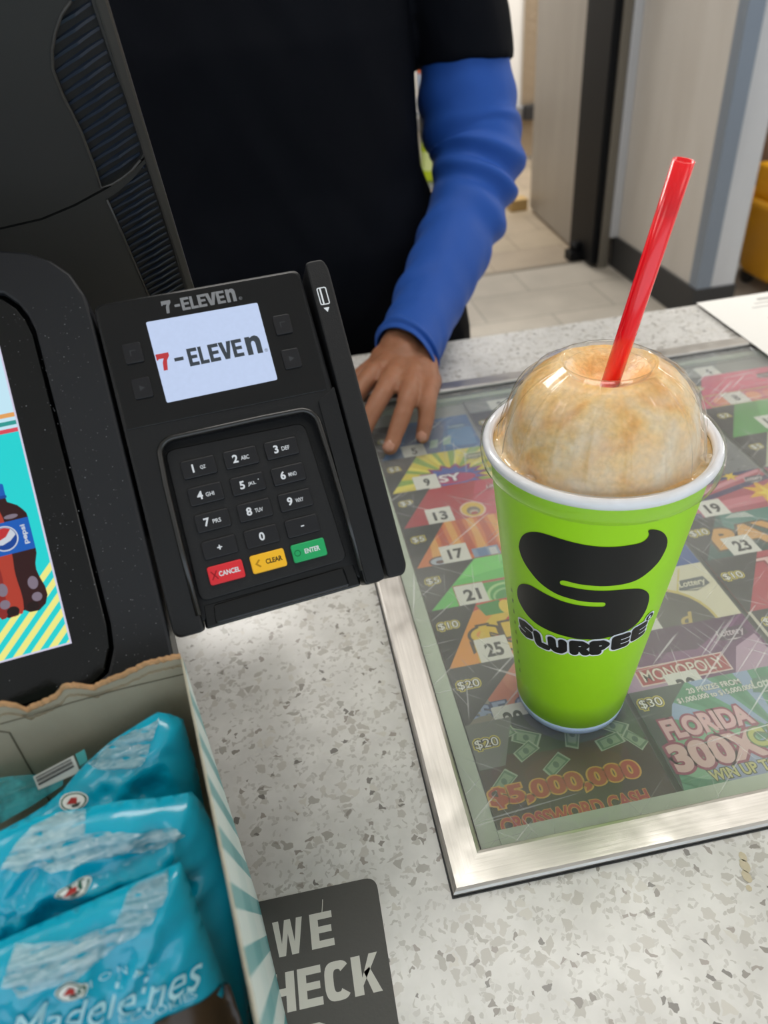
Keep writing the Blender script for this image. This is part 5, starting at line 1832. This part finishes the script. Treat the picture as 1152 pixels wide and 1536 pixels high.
def gingham_mat():
    m = bpy.data.materials.new('teal_gingham_print')
    m.use_nodes = True
    nt = m.node_tree
    b = nt.nodes['Principled BSDF']
    tc = node(nt, 'ShaderNodeTexCoord')
    sp = node(nt, 'ShaderNodeSeparateXYZ')
    nt.links.new(tc.outputs['Object'], sp.inputs[0])

    def stripe(s, per, ph):
        f = math_(nt, 'FRACT', math_(nt, 'ADD', math_(nt, 'MULTIPLY', s, 1 / per), ph))
        return math_(nt, 'LESS_THAN', f, 0.42)
    a = stripe(math_(nt, 'ADD', sp.outputs[1], math_(nt, 'MULTIPLY', sp.outputs[2], 0.48)), 0.018, 10.3)
    c = stripe(sp.outputs[2], 0.11, 0.2)
    f = math_(nt, 'ADD', math_(nt, 'MULTIPLY', a, 0.8), math_(nt, 'MULTIPLY', c, 0.1))
    nt.links.new(ramp(nt, f, [(0.0, lin('#cfdcd9')), (0.5, lin('#9fc4c4')), (1.0, lin('#2f8c92'))]), b.inputs['Base Color'])
    b.inputs['Roughness'].default_value = 0.45
    return m


GREY_BOARD = mat('grey_cardboard', '#a39b86', 0.85, var=0.1, vscale=90, bump=0.2, bscale=600)
GING = gingham_mat()
TEAR = mat('torn_brown_card', '#b08a62', 0.95, bump=0.6, bscale=1400, var=0.25, vscale=300)
t = thing('cookie_box', 'open torn cardboard box holding teal cookie packs at the counter front', 'box')
t.matrix_world = BXM
BD, BW = 0.218, 0.235
ZB = 0.0006
bm = bmesh.new()     # right wall, printed outside
L_ = [(0.0, 0.0), (0.0, -BD)]
n_ = 40
top, bot = [], []
rr = random.Random(5)
a, b, c, d = [], [], [], []
for i in range(n_ + 1):
    v = 0.0008 - (BD + 0.0008) * i / n_
    j = rr.uniform(-0.0005, 0.0005)
    a.append(Vector((0.0, v, 0.1845 + j)))
    b.append(Vector((0.0008, v, 0.1842 + j * 0.7)))
    c.append(Vector((-0.0050, v, ZB)))
    d.append(Vector((-0.0062, v, ZB)))
for i in range(n_):
    for p, q, mi in ((a, b, 2), (b, c, 1), (c, d, 0), (d, a, 0)):
        bm.faces.new([bm.verts.new(x) for x in (p[i], q[i], q[i + 1], p[i + 1])]).material_index = mi
for k in (0, n_):
    bm.faces.new([bm.verts.new(x[k]) for x in (a, b, c, d)]).material_index = 2
obj('side_panel', bm, [GREY_BOARD, GING, mat('board_edge', '#a3a08f', 0.9, var=0.15, vscale=300)], t)
bm = bmesh.new()     # back wall with a torn top edge
torn = []
src = [(-235, 187.5), (-200, 184), (-170, 188), (-140, 185), (-110, 187.5), (-80, 186)] + [tuple(p) for p in TORN]
for (x0, z0), (x1, z1) in zip(src, src[1:]):
    k = max(2, int((x1 - x0) / 0.8))
    for i in range(k):
        f = i / k
        torn.append((x0 + (x1 - x0) * f, z0 + (z1 - z0) * f + rr.uniform(-0.35, 0.35)))
torn.append(src[-1])
WX = Matrix(((1, 0, 0, 0), (0, 0, 1, 0), (0, 1, 0, 0), (0, 0, 0, 1)))
front = [(x / 1000, z / 1000) for x, z in torn]
prism(bm, [(-BW, ZB), (-0.0055, ZB), (0.0004, 0.175)] + [(x, z - 0.0042) for x, z in reversed(front)], 0.0, 0.0012, WX, 0)
prism(bm, [(-BW, ZB), (-0.0055, ZB), (0.0004, 0.175)] + list(reversed(front)), 0.0012, 0.0022, WX, 0)
obj('back_panel', bm, [GREY_BOARD], t)
bm = bmesh.new()
rings = [[Vector((x, 0.0017 + 0.0011 * cos(aa) + rr.uniform(-.0002, .0002), z + 0.0011 * sin(aa) - .0003)) for aa in [2 * pi * k / 6 for k in range(6)]] for x, z in front]
loft(bm, rings)
obj('torn_edge', bm, TEAR, t)
bm = bmesh.new()
fl = [(-0.0640, 0.1788), (-0.0616, 0.1767), (-0.0625, 0.150)]
tube(bm, [(-0.11, -0.0001, 0.1790)] + [(x, -0.0001, z) for x, z in fl] + [(-0.063, -0.0001, 0.04)], 0.0003, 5)
tube(bm, [(x / 1000, -0.0001, z / 1000) for x, z in CREASE], 0.00025, 5)
obj('crease', bm, mat('dark_card_line', '#5d5848', 0.9), t)
bm = bmesh.new()
box(bm, (-BW, -BD, 0.0), (-0.0055, 0.002, ZB + 0.0012))
obj('bottom_panel', bm, GREY_BOARD, t)
bm = bmesh.new()
box(bm, (-BW - 0.0015, -BD, ZB), (-BW, 0.002, 0.184))
obj('left_panel', bm, [GREY_BOARD], t)
bm = bmesh.new()
box(bm, (-BW, -BD - 0.0015, ZB), (-0.0045, -BD, 0.075))
obj('front_lip', bm, [GING], t)

AL = radians(32)
TEALM = mat('teal_film', '#06a2c0', 0.22, spec=0.6, var=0.05, vscale=20, coat=0.3)
WINM = film_mat('clear_ribbed_film', (0.86, 0.96, 0.97), 0.2, (0.50, 0.82, 0.84), 0.18, 60.0, (0.15, 0.38), 1.0, (90, 900, 900), 3.2)
PTH = 0.0108


def pack_matrix(i):
    u, v, z = PREF[i]
    R = Matrix(((1, 0, 0), (0, sin(AL), -cos(AL)), (0, cos(AL), sin(AL)))).to_4x4()
    return BXM @ T(u, v, z) @ R


def seg_d(p, a, b):
    ab = b - a
    t_ = max(0, min(1, (p - a).dot(ab) / max(1e-12, ab.dot(ab))))
    return (p - a - ab * t_).length


class Pack:
    def __init__(s, i, ridge, label):
        zref = PREF[i][2]
        vb = -(zref - 0.010) / cos(AL)
        left = ridge[0]
        out = [(-0.088, left[1] / 1000 - 0.004)] + [(x / 1000, y / 1000) for x, y in ridge] + [(0.0030, -0.090), (0.0010, vb + .02), (-0.006, vb), (-0.082, vb), (-0.089, vb + .008)]
        s.out = [Vector(p) for p in out]
        s.i = i
        s.root = thing('cookie_pack', label, 'cookie pack', group='teal cookie packs in the box')
        s.root.matrix_world = pack_matrix(i)
        bm = bmesh.new()
        fill(bm, out, step=0.0017, fn=lambda x, y: Vector((x, y, s.h(x, y))))
        fill(bm, out, step=0.005, fn=lambda x, y: Vector((x, y, -0.42 * s.h(x, y, False))))
        bmesh.ops.remove_doubles(bm, verts=bm.verts, dist=0.0004)
        s.film = obj('film', bm, TEALM, s.root, smooth=True)

    def h(s, x, y, wr=True):
        p = Vector((x, y))
        n = len(s.out)
        d = min(seg_d(p, s.out[k], s.out[(k + 1) % n]) for k in range(n))
        q = min(d / 0.020, 1)
        t_ = PTH * sqrt(max(0, 1 - (1 - q) ** 2))
        if wr:
            a = noise.noise(Vector((x * 60 + s.i * 7, y * 95 - x * 40, s.i * 3.1)))
            b = noise.noise(Vector((x * 150 + y * 120, y * 130 - x * 90, s.i * 5.3 + 9)))
            c = noise.noise(Vector((x * 22 - y * 16, y * 30, s.i * 2.3)))
            top = max(0.0, 1 - max(0, -y - 0.012) / 0.045)
            t_ += q * (0.0042 * (0.55 - 2.6 * abs(a)) * top + 0.0015 * (0.5 - 2.4 * abs(b)) * (0.35 + 0.65 * top) + 0.0016 * c - 0.0004)
        return max(t_, 0)

    def patch(s, name, pts, m, lift=0.0006, step=0.0018, label=None, ribs=0.0):
        bm = bmesh.new()
        fill(bm, [(x / 1000, y / 1000) for x, y in pts], step=step, fn=lambda x, y: Vector((x, y, s.h(x, y) + lift + ribs * (sin((y + x * 0.14) * 2 * pi / 0.0036) + 0.8 * noise.noise(Vector((x * 260, y * 500, s.i)))))))
        o = obj(name, bm, m, s.root, smooth=True)
        if label:
            o['label'] = label
        return o

    def emblem(s, e):
        cx, cy = e[0][0] / 1000, e[0][1] / 1000
        w = abs(e[2][0] - e[1][0]) / 2000
        hh = max(abs(e[3][1] - e[4][1]) / 2000, w * 0.42)
        bm = bmesh.new()
        for k, (f, mi) in enumerate(((1.0, 0), (0.9, 1), (0.78, 0))):
            fill(bm, ellipse(cx, cy, w * f, hh * f, 28), mi=mi, step=0.0015, fn=lambda x, y: Vector((x, y, s.h(x, y) + 0.0004 + k * 0.00012)))
        fill(bm, [(cx - w * .5, cy - hh * .1), (cx - w * .1, cy + hh * .5), (cx + w * .3, cy + hh * .4), (cx + w * .2, cy - hh * .2)], mi=2, step=0.001, fn=lambda x, y: Vector((x, y, s.h(x, y) + 0.0009)))
        fill(bm, [(cx - w * .2, cy - hh * .3), (cx + w * .5, cy - hh * .1), (cx + w * .3, cy - hh * .5), (cx - w * .1, cy - hh * .55)], mi=3, step=0.001, fn=lambda x, y: Vector((x, y, s.h(x, y) + 0.0009)))
        obj('emblem', bm, [flat('#dfe2dc'), flat('#1d5a48'), flat('#a3302c'), flat('#3d4a44')], s.root)


p = Pack(0, P1, 'teal cookie pack at the back of the box, beside the torn wall')
p.patch('clear_window', P1win, WINM, 0.0009, 0.0009, ribs=0.0010)
p.emblem(P1emb)
bm = bmesh.new()
fill(bm, [(x / 1000, y / 1000) for x, y in P1tail + [(-85, -20), (-85, -6)]], step=0.003, fn=lambda x, y: Vector((x, y, -0.004 + 0.0012 * noise.noise(Vector((x * 90, y * 120, 2))))))
obj('seal_flap', bm, film_mat('teal_tinted_film', (0.35, 0.80, 0.80), 0.55, (0.10, 0.55, 0.57), 0.1, 90.0, (0.3, 0.75), 0.6, (80, 700, 700), 1.6), p.root, smooth=True)['label'] = 'translucent teal seal flap'
bm = bmesh.new()
b4 = [Vector((x / 1000, y / 1000, -0.0030)) for x, y in P1bar]
tl, tr_, br, bl = b4
bm.faces.new([bm.verts.new(v) for v in (tl, tr_, br + Vector((0, -.002, 0)), bl + Vector((-0.004, -.003, 0)))])
e1, e2 = tr_ - tl, (bl - tl)
for k, (f0, f1) in enumerate(((.12, .2), (.27, .31), (.38, .5), (.56, .6), (.68, .82))):
    bm.faces.new([bm.verts.new(tl + e1 * .04 + (br - tr_) * f0 + Vector((0, 0, .0002))), bm.verts.new(tl + e1 * .92 + (br - tr_) * f0 + Vector((0, 0, .0002))), bm.verts.new(tl + e1 * .92 + (br - tr_) * f1 + Vector((0, 0, .0002))), bm.verts.new(tl + e1 * .04 + (br - tr_) * f1 + Vector((0, 0, .0002)))]).material_index = 1
bm.faces.new([bm.verts.new(Vector((x / 1000, y / 1000, -0.003))) for x, y in P1bar2]).material_index = 2
obj('barcode', bm, [flat('#d2d0c6'), flat('#26282a'), flat('#4fa3a0')], p.root)
p = Pack(1, P2, 'teal cookie pack in the middle of the box between two others')
p.patch('clear_window', P2win, WINM, 0.0009, 0.0009, ribs=0.0010)
p.emblem(P2emb)
p = Pack(2, P3, 'frontmost teal cookie pack with white script lettering')
p.patch('clear_window', P3win, WINM, 0.0009, 0.0009, ribs=0.0010)
p.emblem(P3emb)
p.patch('cookie_picture', [(-18.7, -36.7), (2.4, -39.0), (2.5, -55), (1.5, -90), (-60, -90), (-58, -56), (-38, -44)], mat('picture_brown', '#3b2a18', 0.3, var=0.4, vscale=120), 0.0005, 0.003)
bm = bmesh.new()
sl = atan2(-37.0 + 42.6, 45.0)


def onp(x, y):
    return Vector((x, y, p.h(x, y) + 0.0008))


text(bm, 'Madeleines', -0.0290, -0.0262, 0.0525, 0.0088, bold=0.0, shear=0.45, rot=-0.13, fn=onp)
text(bm, 'E COOKIES', -0.0170, -0.0334, 0.0215, 0.0026, bold=0.0, rot=-0.13, fn=onp)
text(bm, 'I O N A L', -0.0230, -0.0198, 0.0175, 0.0019, bold=0.0, rot=-0.13, fn=onp)
obj('pack_lettering', bm, flat('#a9d6df'), p.root)

# ================================================================== THE PERSON
SKIN = mat('warm_brown_skin', '#96664c', 0.48, sss=0.18, spec=0.4, var=0.08, vscale=60, bump=0.25, bscale=700)
P_ = (0.0, 1.03)
person = thing('person', 'person in black t-shirt over blue long sleeves, one hand on the glass', 'person', (0.0, 1.03, 0))


def L3(*c):
    return tuple((x, y - 1.03, z + CT, r) for x, y, z, r in c)


ARM = L3((0.215, 1.03, 0.43, 0.055), (0.262, 1.022, 0.36, 0.050), (0.2705, 1.010, 0.27, 0.045), (0.2735, 1.000, 0.212, 0.043), (0.2762, 0.980, 0.170, 0.043), (0.2575, 0.940, 0.131, 0.041), (0.2223, 0.880, 0.098, 0.038), (0.1838, 0.820, 0.072, 0.033), (0.1475, 0.760, 0.050, 0.029), (0.1245, 0.724, 0.042, 0.0285), (0.1215, 0.705, 0.040, 0.0255))
ARM2 = L3((-0.215, 1.03, 0.43, 0.055), (-0.262, 1.03, 0.34, 0.050), (-0.275, 1.04, 0.20, 0.043), (-0.285, 1.035, 0.10, 0.041), (-0.288, 1.01, 0.0, 0.036), (-0.285, 0.98, -0.10, 0.030), (-0.282, 0.96, -0.17, 0.026))
bm = bmesh.new()
capsule(bm, ARM, 20, 5)
capsule(bm, ARM2, 20, 5)
for sx in (-1, 1):
    capsule(bm, L3((0, 1.04, 0.46, 0.055), (sx * 0.12, 1.035, 0.45, 0.06), (sx * 0.215, 1.03, 0.42, 0.06)), 16, 4)
capsule(bm, L3((0, 1.05, 0.52, 0.062), (0, 1.045, 0.44, 0.075), (0, 1.04, 0.33, 0.13), (0, 1.03, 0.2, 0.125), (0, 1.03, 0.05, 0.14), (0, 1.03, -0.08, 0.14)), 24, 4)
for sx in (-1, 1):
    capsule(bm, L3((sx * 0.10, 1.03, -0.08, 0.10), (sx * 0.11, 1.03, -0.30, 0.085), (sx * 0.11, 1.03, -0.50, 0.062), (sx * 0.115, 1.04, -0.70, 0.055), (sx * 0.12, 1.05, -0.86, 0.040)), 16, 4)
# head
rings = []
for k in range(15):
    f = k / 14
    a = pi * f
    z = 0.64 + 0.118 * cos(a)
    r = max(0.004, sin(a) ** 0.75)
    jaw = 1 - 0.22 * max(0, f - 0.5) * 2
    rings.append([Vector((0.075 * r * jaw * cos(q), 0.012 - 0.010 * max(0, f - .5) + 0.094 * r * jaw * sin(q), z + CT)) for q in [2 * pi * i / 24 for i in range(24)]])
loft(bm, rings)
capsule(bm, L3((0, 0.952, 0.66, 0.010), (0, 0.938, 0.625, 0.013), (0, 0.944, 0.612, 0.014)), 10, 3)          # nose
capsule(bm, L3((-0.02, 0.955, 0.582, 0.007), (0, 0.948, 0.583, 0.009), (0.02, 0.955, 0.582, 0.007)), 10, 3)   # lips
for sx in (-1, 1):
    capsule(bm, L3((sx * 0.078, 1.045, 0.665, 0.008), (sx * 0.086, 1.05, 0.645, 0.010), (sx * 0.079, 1.04, 0.615, 0.008)), 10, 3)
    capsule(bm, L3((sx * 0.018, 0.958, 0.672, 0.008), (sx * 0.032, 0.956, 0.677, 0.009), (sx * 0.046, 0.966, 0.672, 0.008)), 10, 3)
# the hand resting on the glass
HAND = dict(
    little=[(0.1345, 0.652, 0.034, 0.0112), (0.1268, 0.6232, 0.032, 0.0092), (0.1210, 0.6078, 0.021, 0.0084), (0.1146, 0.5965, 0.0085, 0.0070)],
    ring=[(0.1170, 0.658, 0.041, 0.0122), (0.1082, 0.6270, 0.040, 0.0098), (0.0958, 0.6062, 0.026, 0.0090), (0.0806, 0.5855, 0.0092, 0.0076)],
    middle=[(0.1005, 0.663, 0.044, 0.0124), (0.0850, 0.6340, 0.043, 0.0100), (0.0655, 0.6115, 0.029, 0.0091), (0.0480, 0.5960, 0.0092, 0.0077)],
    index=[(0.0840, 0.679, 0.043, 0.0122), (0.0680, 0.6590, 0.040, 0.0100), (0.0500, 0.6410, 0.027, 0.0090), (0.0325, 0.6290, 0.0092, 0.0075)],
    thumb=[(0.1000, 0.716, 0.034, 0.0150), (0.0790, 0.708, 0.028, 0.0125), (0.0600, 0.698, 0.020, 0.0108), (0.0440, 0.684, 0.0110, 0.0088)])
for k_, ch in HAND.items():
    capsule(bm, L3(*ch), 16, 6)
    m0 = ch[0]
    if k_ != 'thumb':
        capsule(bm, L3((0.1215 + (m0[0] - 0.108) * 0.55, 0.714, 0.039, 0.0185), (0.118 + (m0[0] - 0.108) * 0.75, 0.690, 0.041, 0.0150), (m0[0], m0[1], m0[2] - 0.002, 0.0122)), 16, 4)
capsule(bm, L3((0.1365, 0.700, 0.031, 0.0160), (0.1385, 0.668, 0.029, 0.0135)), 14, 4)
capsule(bm, L3((0.102, 0.718, 0.036, 0.0185), (0.097, 0.69, 0.037, 0.0155)), 14, 4)
# the other hand hangs at the side
W2 = (-0.281, 0.955, -0.185)
for j, (dx, ln) in enumerate(((-0.024, 0.9), (-0.008, 1.0), (0.008, 1.06), (0.024, 0.97))):
    b0 = (W2[0] + dx * 0.4, W2[1] + dx * 0.9, W2[2] - 0.085)
    capsule(bm, L3((W2[0], W2[1] + dx * .5, W2[2], 0.016), (b0[0], b0[1], b0[2] + .03, 0.014), (*b0, 0.011), (b0[0] + .004, b0[1] + .004, b0[2] - 0.04 * ln, 0.0095), (b0[0] + .012, b0[1] + .012, b0[2] - 0.082 * ln, 0.008)), 12, 4)
capsule(bm, L3((W2[0] + .01, W2[1] - .01, W2[2] - .02, 0.014), (W2[0] + .02, W2[1] - .04, W2[2] - .055, 0.0115), (W2[0] + .024, W2[1] - .05, W2[2] - .09, 0.009)), 12, 4)
bm = baked(bm, [('REMESH', dict(mode='VOXEL', voxel_size=0.0024)), ('SMOOTH', dict(factor=0.5, iterations=5))])
# fine knuckle creases on the visible hand
for v in bm.verts:
    if v.co.z < CT + 0.08 and v.co.y < -0.28:
        q = v.co
        v.co += v.normal * (0.0007 * noise.noise(Vector((q.x * 90, q.y * 160, q.z * 90))))
body = obj('body', bm, SKIN, person, smooth=True)
NAILM = mat('fingernail', '#ab7c68', 0.3, spec=0.5)
for k_ in ('little', 'ring', 'middle', 'index'):
    c3, c4 = Vector(HAND[k_][2][:3]), Vector(HAND[k_][3][:3])
    d = (c4 - c3).normalized()
    s = d.cross(Vector((0, 0, 1))).normalized()
    n = s.cross(d).normalized()
    r = HAND[k_][3][3]
    bm = bmesh.new()
    rings = []
    for i in range(9):
        f = i / 8
        w = 0.62 * r * (1 - 0.9 * max(0, abs(f - 0.5) * 2) ** 4)
        row = []
        for j in range(9):
            g = (j / 8 - 0.5) * 2
            q = c4 + d * (r * (-0.7 + 1.55 * f)) + s * (w * 1.25 * g) + n * (r * (1.03 - 0.34 * g * g - 0.5 * max(0, f - 0.35) ** 2) + 0.0001)
            row.append(q + Vector((0, -1.03, CT)))
        rings.append(row)
    loft(bm, rings, 0, False, False)
    obj('fingernail', bm, NAILM, person, smooth=True)
EYE = flat('#e8e4de', 0.2)
for sx in (-1, 1):
    bm = bmesh.new()
    bmesh.ops.create_uvsphere(bm, u_segments=16, v_segments=10, radius=0.0115, matrix=T(sx * 0.032, 0.966 - 1.03, 0.655 + CT))
    e_ = obj('eye', bm, EYE, person, smooth=True)
    bm = bmesh.new()
    bmesh.ops.create_uvsphere(bm, u_segments=12, v_segments=8, radius=0.0055, matrix=T(sx * 0.032, 0.9585 - 1.03, 0.655 + CT))
    obj('iris', bm, flat('#2a1a12', 0.1), e_, smooth=True)
bm = bmesh.new()
rings = []
for k in range(10):
    a = pi * 0.5 * k / 9
    rings.append([Vector((0.082 * cos(a) ** 0.6 * cos(q) if a < 1.57 else 0.001 * cos(q), 0.022 + (0.098 * cos(a) ** 0.6 if a < 1.57 else .001) * sin(q) + (0.02 if sin(q) < -0.3 else 0) * (1 - k / 9), 0.678 + 0.092 * sin(a) + (0.02 if sin(q) < -.3 else -0.03 * max(0, sin(q))) * (1 - k / 9) + CT)) for q in [2 * pi * i / 28 for i in range(28)]])
loft(bm, rings)
obj('hair', bm, mat('short_black_hair', '#14110f', 0.6, bump=0.8, bscale=300), person, smooth=True)

# clothes
SHIRT = mat('black_knit', '#090b11', 0.75, spec=0.08, bump=0.15, bscale=2500, var=0.2, vscale=9)
BLUE = mat('royal_blue_jersey', '#1d4b9b', 0.6, spec=0.25, bump=0.12, bscale=3000, var=0.05, vscale=25, sheen=0.04)


def sup(cx, cy, rx, ry, z, n=48, e=2.5):
    out = []
    for i in range(n):
        q = 2 * pi * i / n
        c, s = cos(q), sin(q)
        out.append(Vector((cx + rx * abs(c) ** (2 / e) * (1 if c > 0 else -1), cy - 1.03 + ry * abs(s) ** (2 / e) * (1 if s > 0 else -1), z + CT)))
    return out


bm = bmesh.new()
loft(bm, [sup(0, 1.03, 0.276, 0.165, -0.13), sup(0, 1.03, 0.274, 0.165, -0.05), sup(0, 1.025, 0.258, 0.165, 0.03), sup(0, 1.02, 0.230, 0.158, 0.10), sup(0, 1.02, 0.210, 0.145, 0.17), sup(0, 1.02, 0.206, 0.138, 0.24), sup(0, 1.025, 0.207, 0.135, 0.32), sup(0, 1.03, 0.205, 0.118, 0.40), sup(0, 1.035, 0.165, 0.098, 0.455), sup(0, 1.045, 0.085, 0.085, 0.485)])
for sx in (-1, 1):
    y_ = 1.03 if sx < 0 else 1.012
    pts = [(sx * 0.13, 1.03, 0.43, 0.075), (sx * 0.19, 1.03, 0.415, 0.074), (sx * 0.235, 1.026, 0.385, 0.070), (sx * 0.258, (1.026 + y_) / 2, 0.335, 0.064), (sx * 0.2705, y_ + .002, 0.285, 0.0605), (sx * 0.2715, y_, 0.2715, 0.0600)]
    sp = smooth_path(L3(*pts), 5)
    tube(bm, [s[:3] for s in sp], [s[3] for s in sp], 28)
bm = baked(bm, [('REMESH', dict(mode='VOXEL', voxel_size=0.0038)), ('SMOOTH', dict(factor=0.5, iterations=3))])
bm.normal_update()
for v in bm.verts:
    q = v.co
    side = abs(q.x) / 0.25
    f = noise.noise(Vector((q.x * 9, q.y * 9, q.z * 4.5))) * 0.006 + noise.noise(Vector((q.x * 30 + q.z * 14, q.y * 26, q.z * 13))) * 0.0022 + (1 - abs(noise.noise(Vector((q.x * 7 + 3 * q.z, q.y * 6, q.z * 9 - q.x * 8))) * 4)) * 0.0012
    v.co += v.normal * f
obj('t_shirt', bm, SHIRT, person, smooth=True)['label'] = 'black short-sleeved t-shirt'


def sleeve(ctrl, folds, seed, skew=0.0):
    sp = smooth_path(ctrl, 16)
    n = len(sp)

    def fn(k, th):
        s = k / n
        w = 0.0
        for s0, wd, amp, ph in folds:
            c = s0 + 0.035 * cos(th - ph) + 0.012 * noise.noise(Vector((cos(th) * 1.5, sin(th) * 1.5, s0 * 9 + seed)))
            x = (s - c) / wd
            w += 1.7 * amp * (exp(-x * x) - 0.6 * exp(-((x - 1.5) ** 2))) * (0.55 + 0.45 * cos(th - ph + 0.6))
        w += 0.035 * noise.noise(Vector((cos(th) * 1.2, sin(th) * 1.2, s * 8 + seed))) + 0.012 * noise.noise(Vector((cos(th) * 3, sin(th) * 3, s * 22 + seed)))
        return 1 + w
    bm = bmesh.new()
    tube(bm, [s[:3] for s in sp], [s[3] for s in sp], 72, 0, False, fn=fn)
    # the cuff is cut on a slant: longer along the little-finger side
    c, d = Vector(sp[-1][:3]), (Vector(sp[-1][:3]) - Vector(sp[-6][:3])).normalized()
    side = Vector((1, 0, 0)) - d * d.x
    for v in bm.verts:
        q = v.co - c
        along = q.dot(d)
        if along > -0.07:
            v.co += d * ((1 + along / 0.07) * skew * q.dot(side.normalized()) / sp[-1][3])
    return bm


SL = L3((0.2690, 1.014, 0.300, 0.0530), (0.2705, 1.010, 0.268, 0.0545), (0.2738, 1.000, 0.212, 0.0605), (0.2770, 0.980, 0.172, 0.0575), (0.2575, 0.940, 0.131, 0.0500), (0.2223, 0.880, 0.098, 0.0455), (0.1838, 0.820, 0.072, 0.0405), (0.1475, 0.760, 0.050, 0.0365), (0.1270, 0.722, 0.0440, 0.0340), (0.1205, 0.7045, 0.0430, 0.0338))
FOLDS = [(0.17, 0.030, 0.07, 0.5), (0.26, 0.022, 0.06, 0.9), (0.33, 0.022, 0.09, 2.6), (0.40, 0.020, 0.10, 3.0), (0.47, 0.022, 0.08, 2.6), (0.56, 0.018, 0.07, 0.2), (0.64, 0.018, 0.06, 0.3), (0.71, 0.016, 0.07, 0.0), (0.79, 0.016, 0.06, 0.4), (0.86, 0.014, 0.06, 2.8), (0.91, 0.014, 0.08, 0.3)]
o = obj('long_sleeve', sleeve(SL, FOLDS, 1.0, 0.022), BLUE, person, smooth=True)
sd = o.modifiers.new('thick', 'SOLIDIFY')
sd.thickness = 0.0015
sd.offset = -1
o['label'] = 'royal blue long sleeve'
SL2 = L3((-0.269, 1.032, 0.300, 0.0530), (-0.2715, 1.038, 0.24, 0.0545), (-0.277, 1.04, 0.17, 0.056), (-0.286, 1.033, 0.09, 0.052), (-0.288, 1.01, 0.0, 0.046), (-0.285, 0.98, -0.10, 0.039), (-0.281, 0.958, -0.175, 0.034))
o = obj('long_sleeve', sleeve(SL2, FOLDS, 4.0), BLUE, person, smooth=True)
sd = o.modifiers.new('thick', 'SOLIDIFY')
sd.thickness = 0.0015
sd.offset = -1
o['label'] = 'royal blue long sleeve'
bm = bmesh.new()
loft(bm, [sup(0, 1.03, 0.248, 0.158, -0.06), sup(0, 1.03, 0.252, 0.162, -0.16), sup(0, 1.03, 0.235, 0.15, -0.24)])
for sx in (-1, 1):
    loft(bm, [sup(sx * 0.118, 1.03, 0.122, 0.145, -0.18, 32), sup(sx * 0.12, 1.03, 0.112, 0.125, -0.35, 32), sup(sx * 0.122, 1.035, 0.092, 0.10, -0.55, 32), sup(sx * 0.124, 1.045, 0.083, 0.09, -0.75, 32), sup(sx * 0.124, 1.045, 0.085, 0.095, -0.885, 32)])
bm = baked(bm, [('REMESH', dict(mode='VOXEL', voxel_size=0.007)), ('SMOOTH', dict(factor=0.5, iterations=4))])
bm.normal_update()
for v in bm.verts:
    q = v.co
    v.co += v.normal * (noise.noise(Vector((q.x * 16, q.y * 16, q.z * 9))) * 0.006)
obj('trousers', bm, mat('black_trousers', '#0e0f12', 0.75, bump=0.15, bscale=2000), person, smooth=True)
for sx in (-1, 1):
    bm = bmesh.new()
    rings = []
    for z, k in ((0.0, 0.96), (0.012, 1.0), (0.03, 1.0), (0.06, 0.93), (0.085, 0.7)):
        R = []
        for i in range(28):
            q = 2 * pi * i / 28
            yy = sin(q)
            ln = 0.15 if yy < 0 else 0.09
            hgt = z * (1 if yy > -0.3 else 1 - 0.45 * (-yy - 0.3))
            R.append(Vector((sx * 0.125 + 0.048 * k * cos(q), 0.0 + ln * k * yy, hgt)))
        rings.append(R)
    loft(bm, rings)
    obj('shoe', bm, mat('black_shoe', '#121212', 0.45), person, smooth=True)
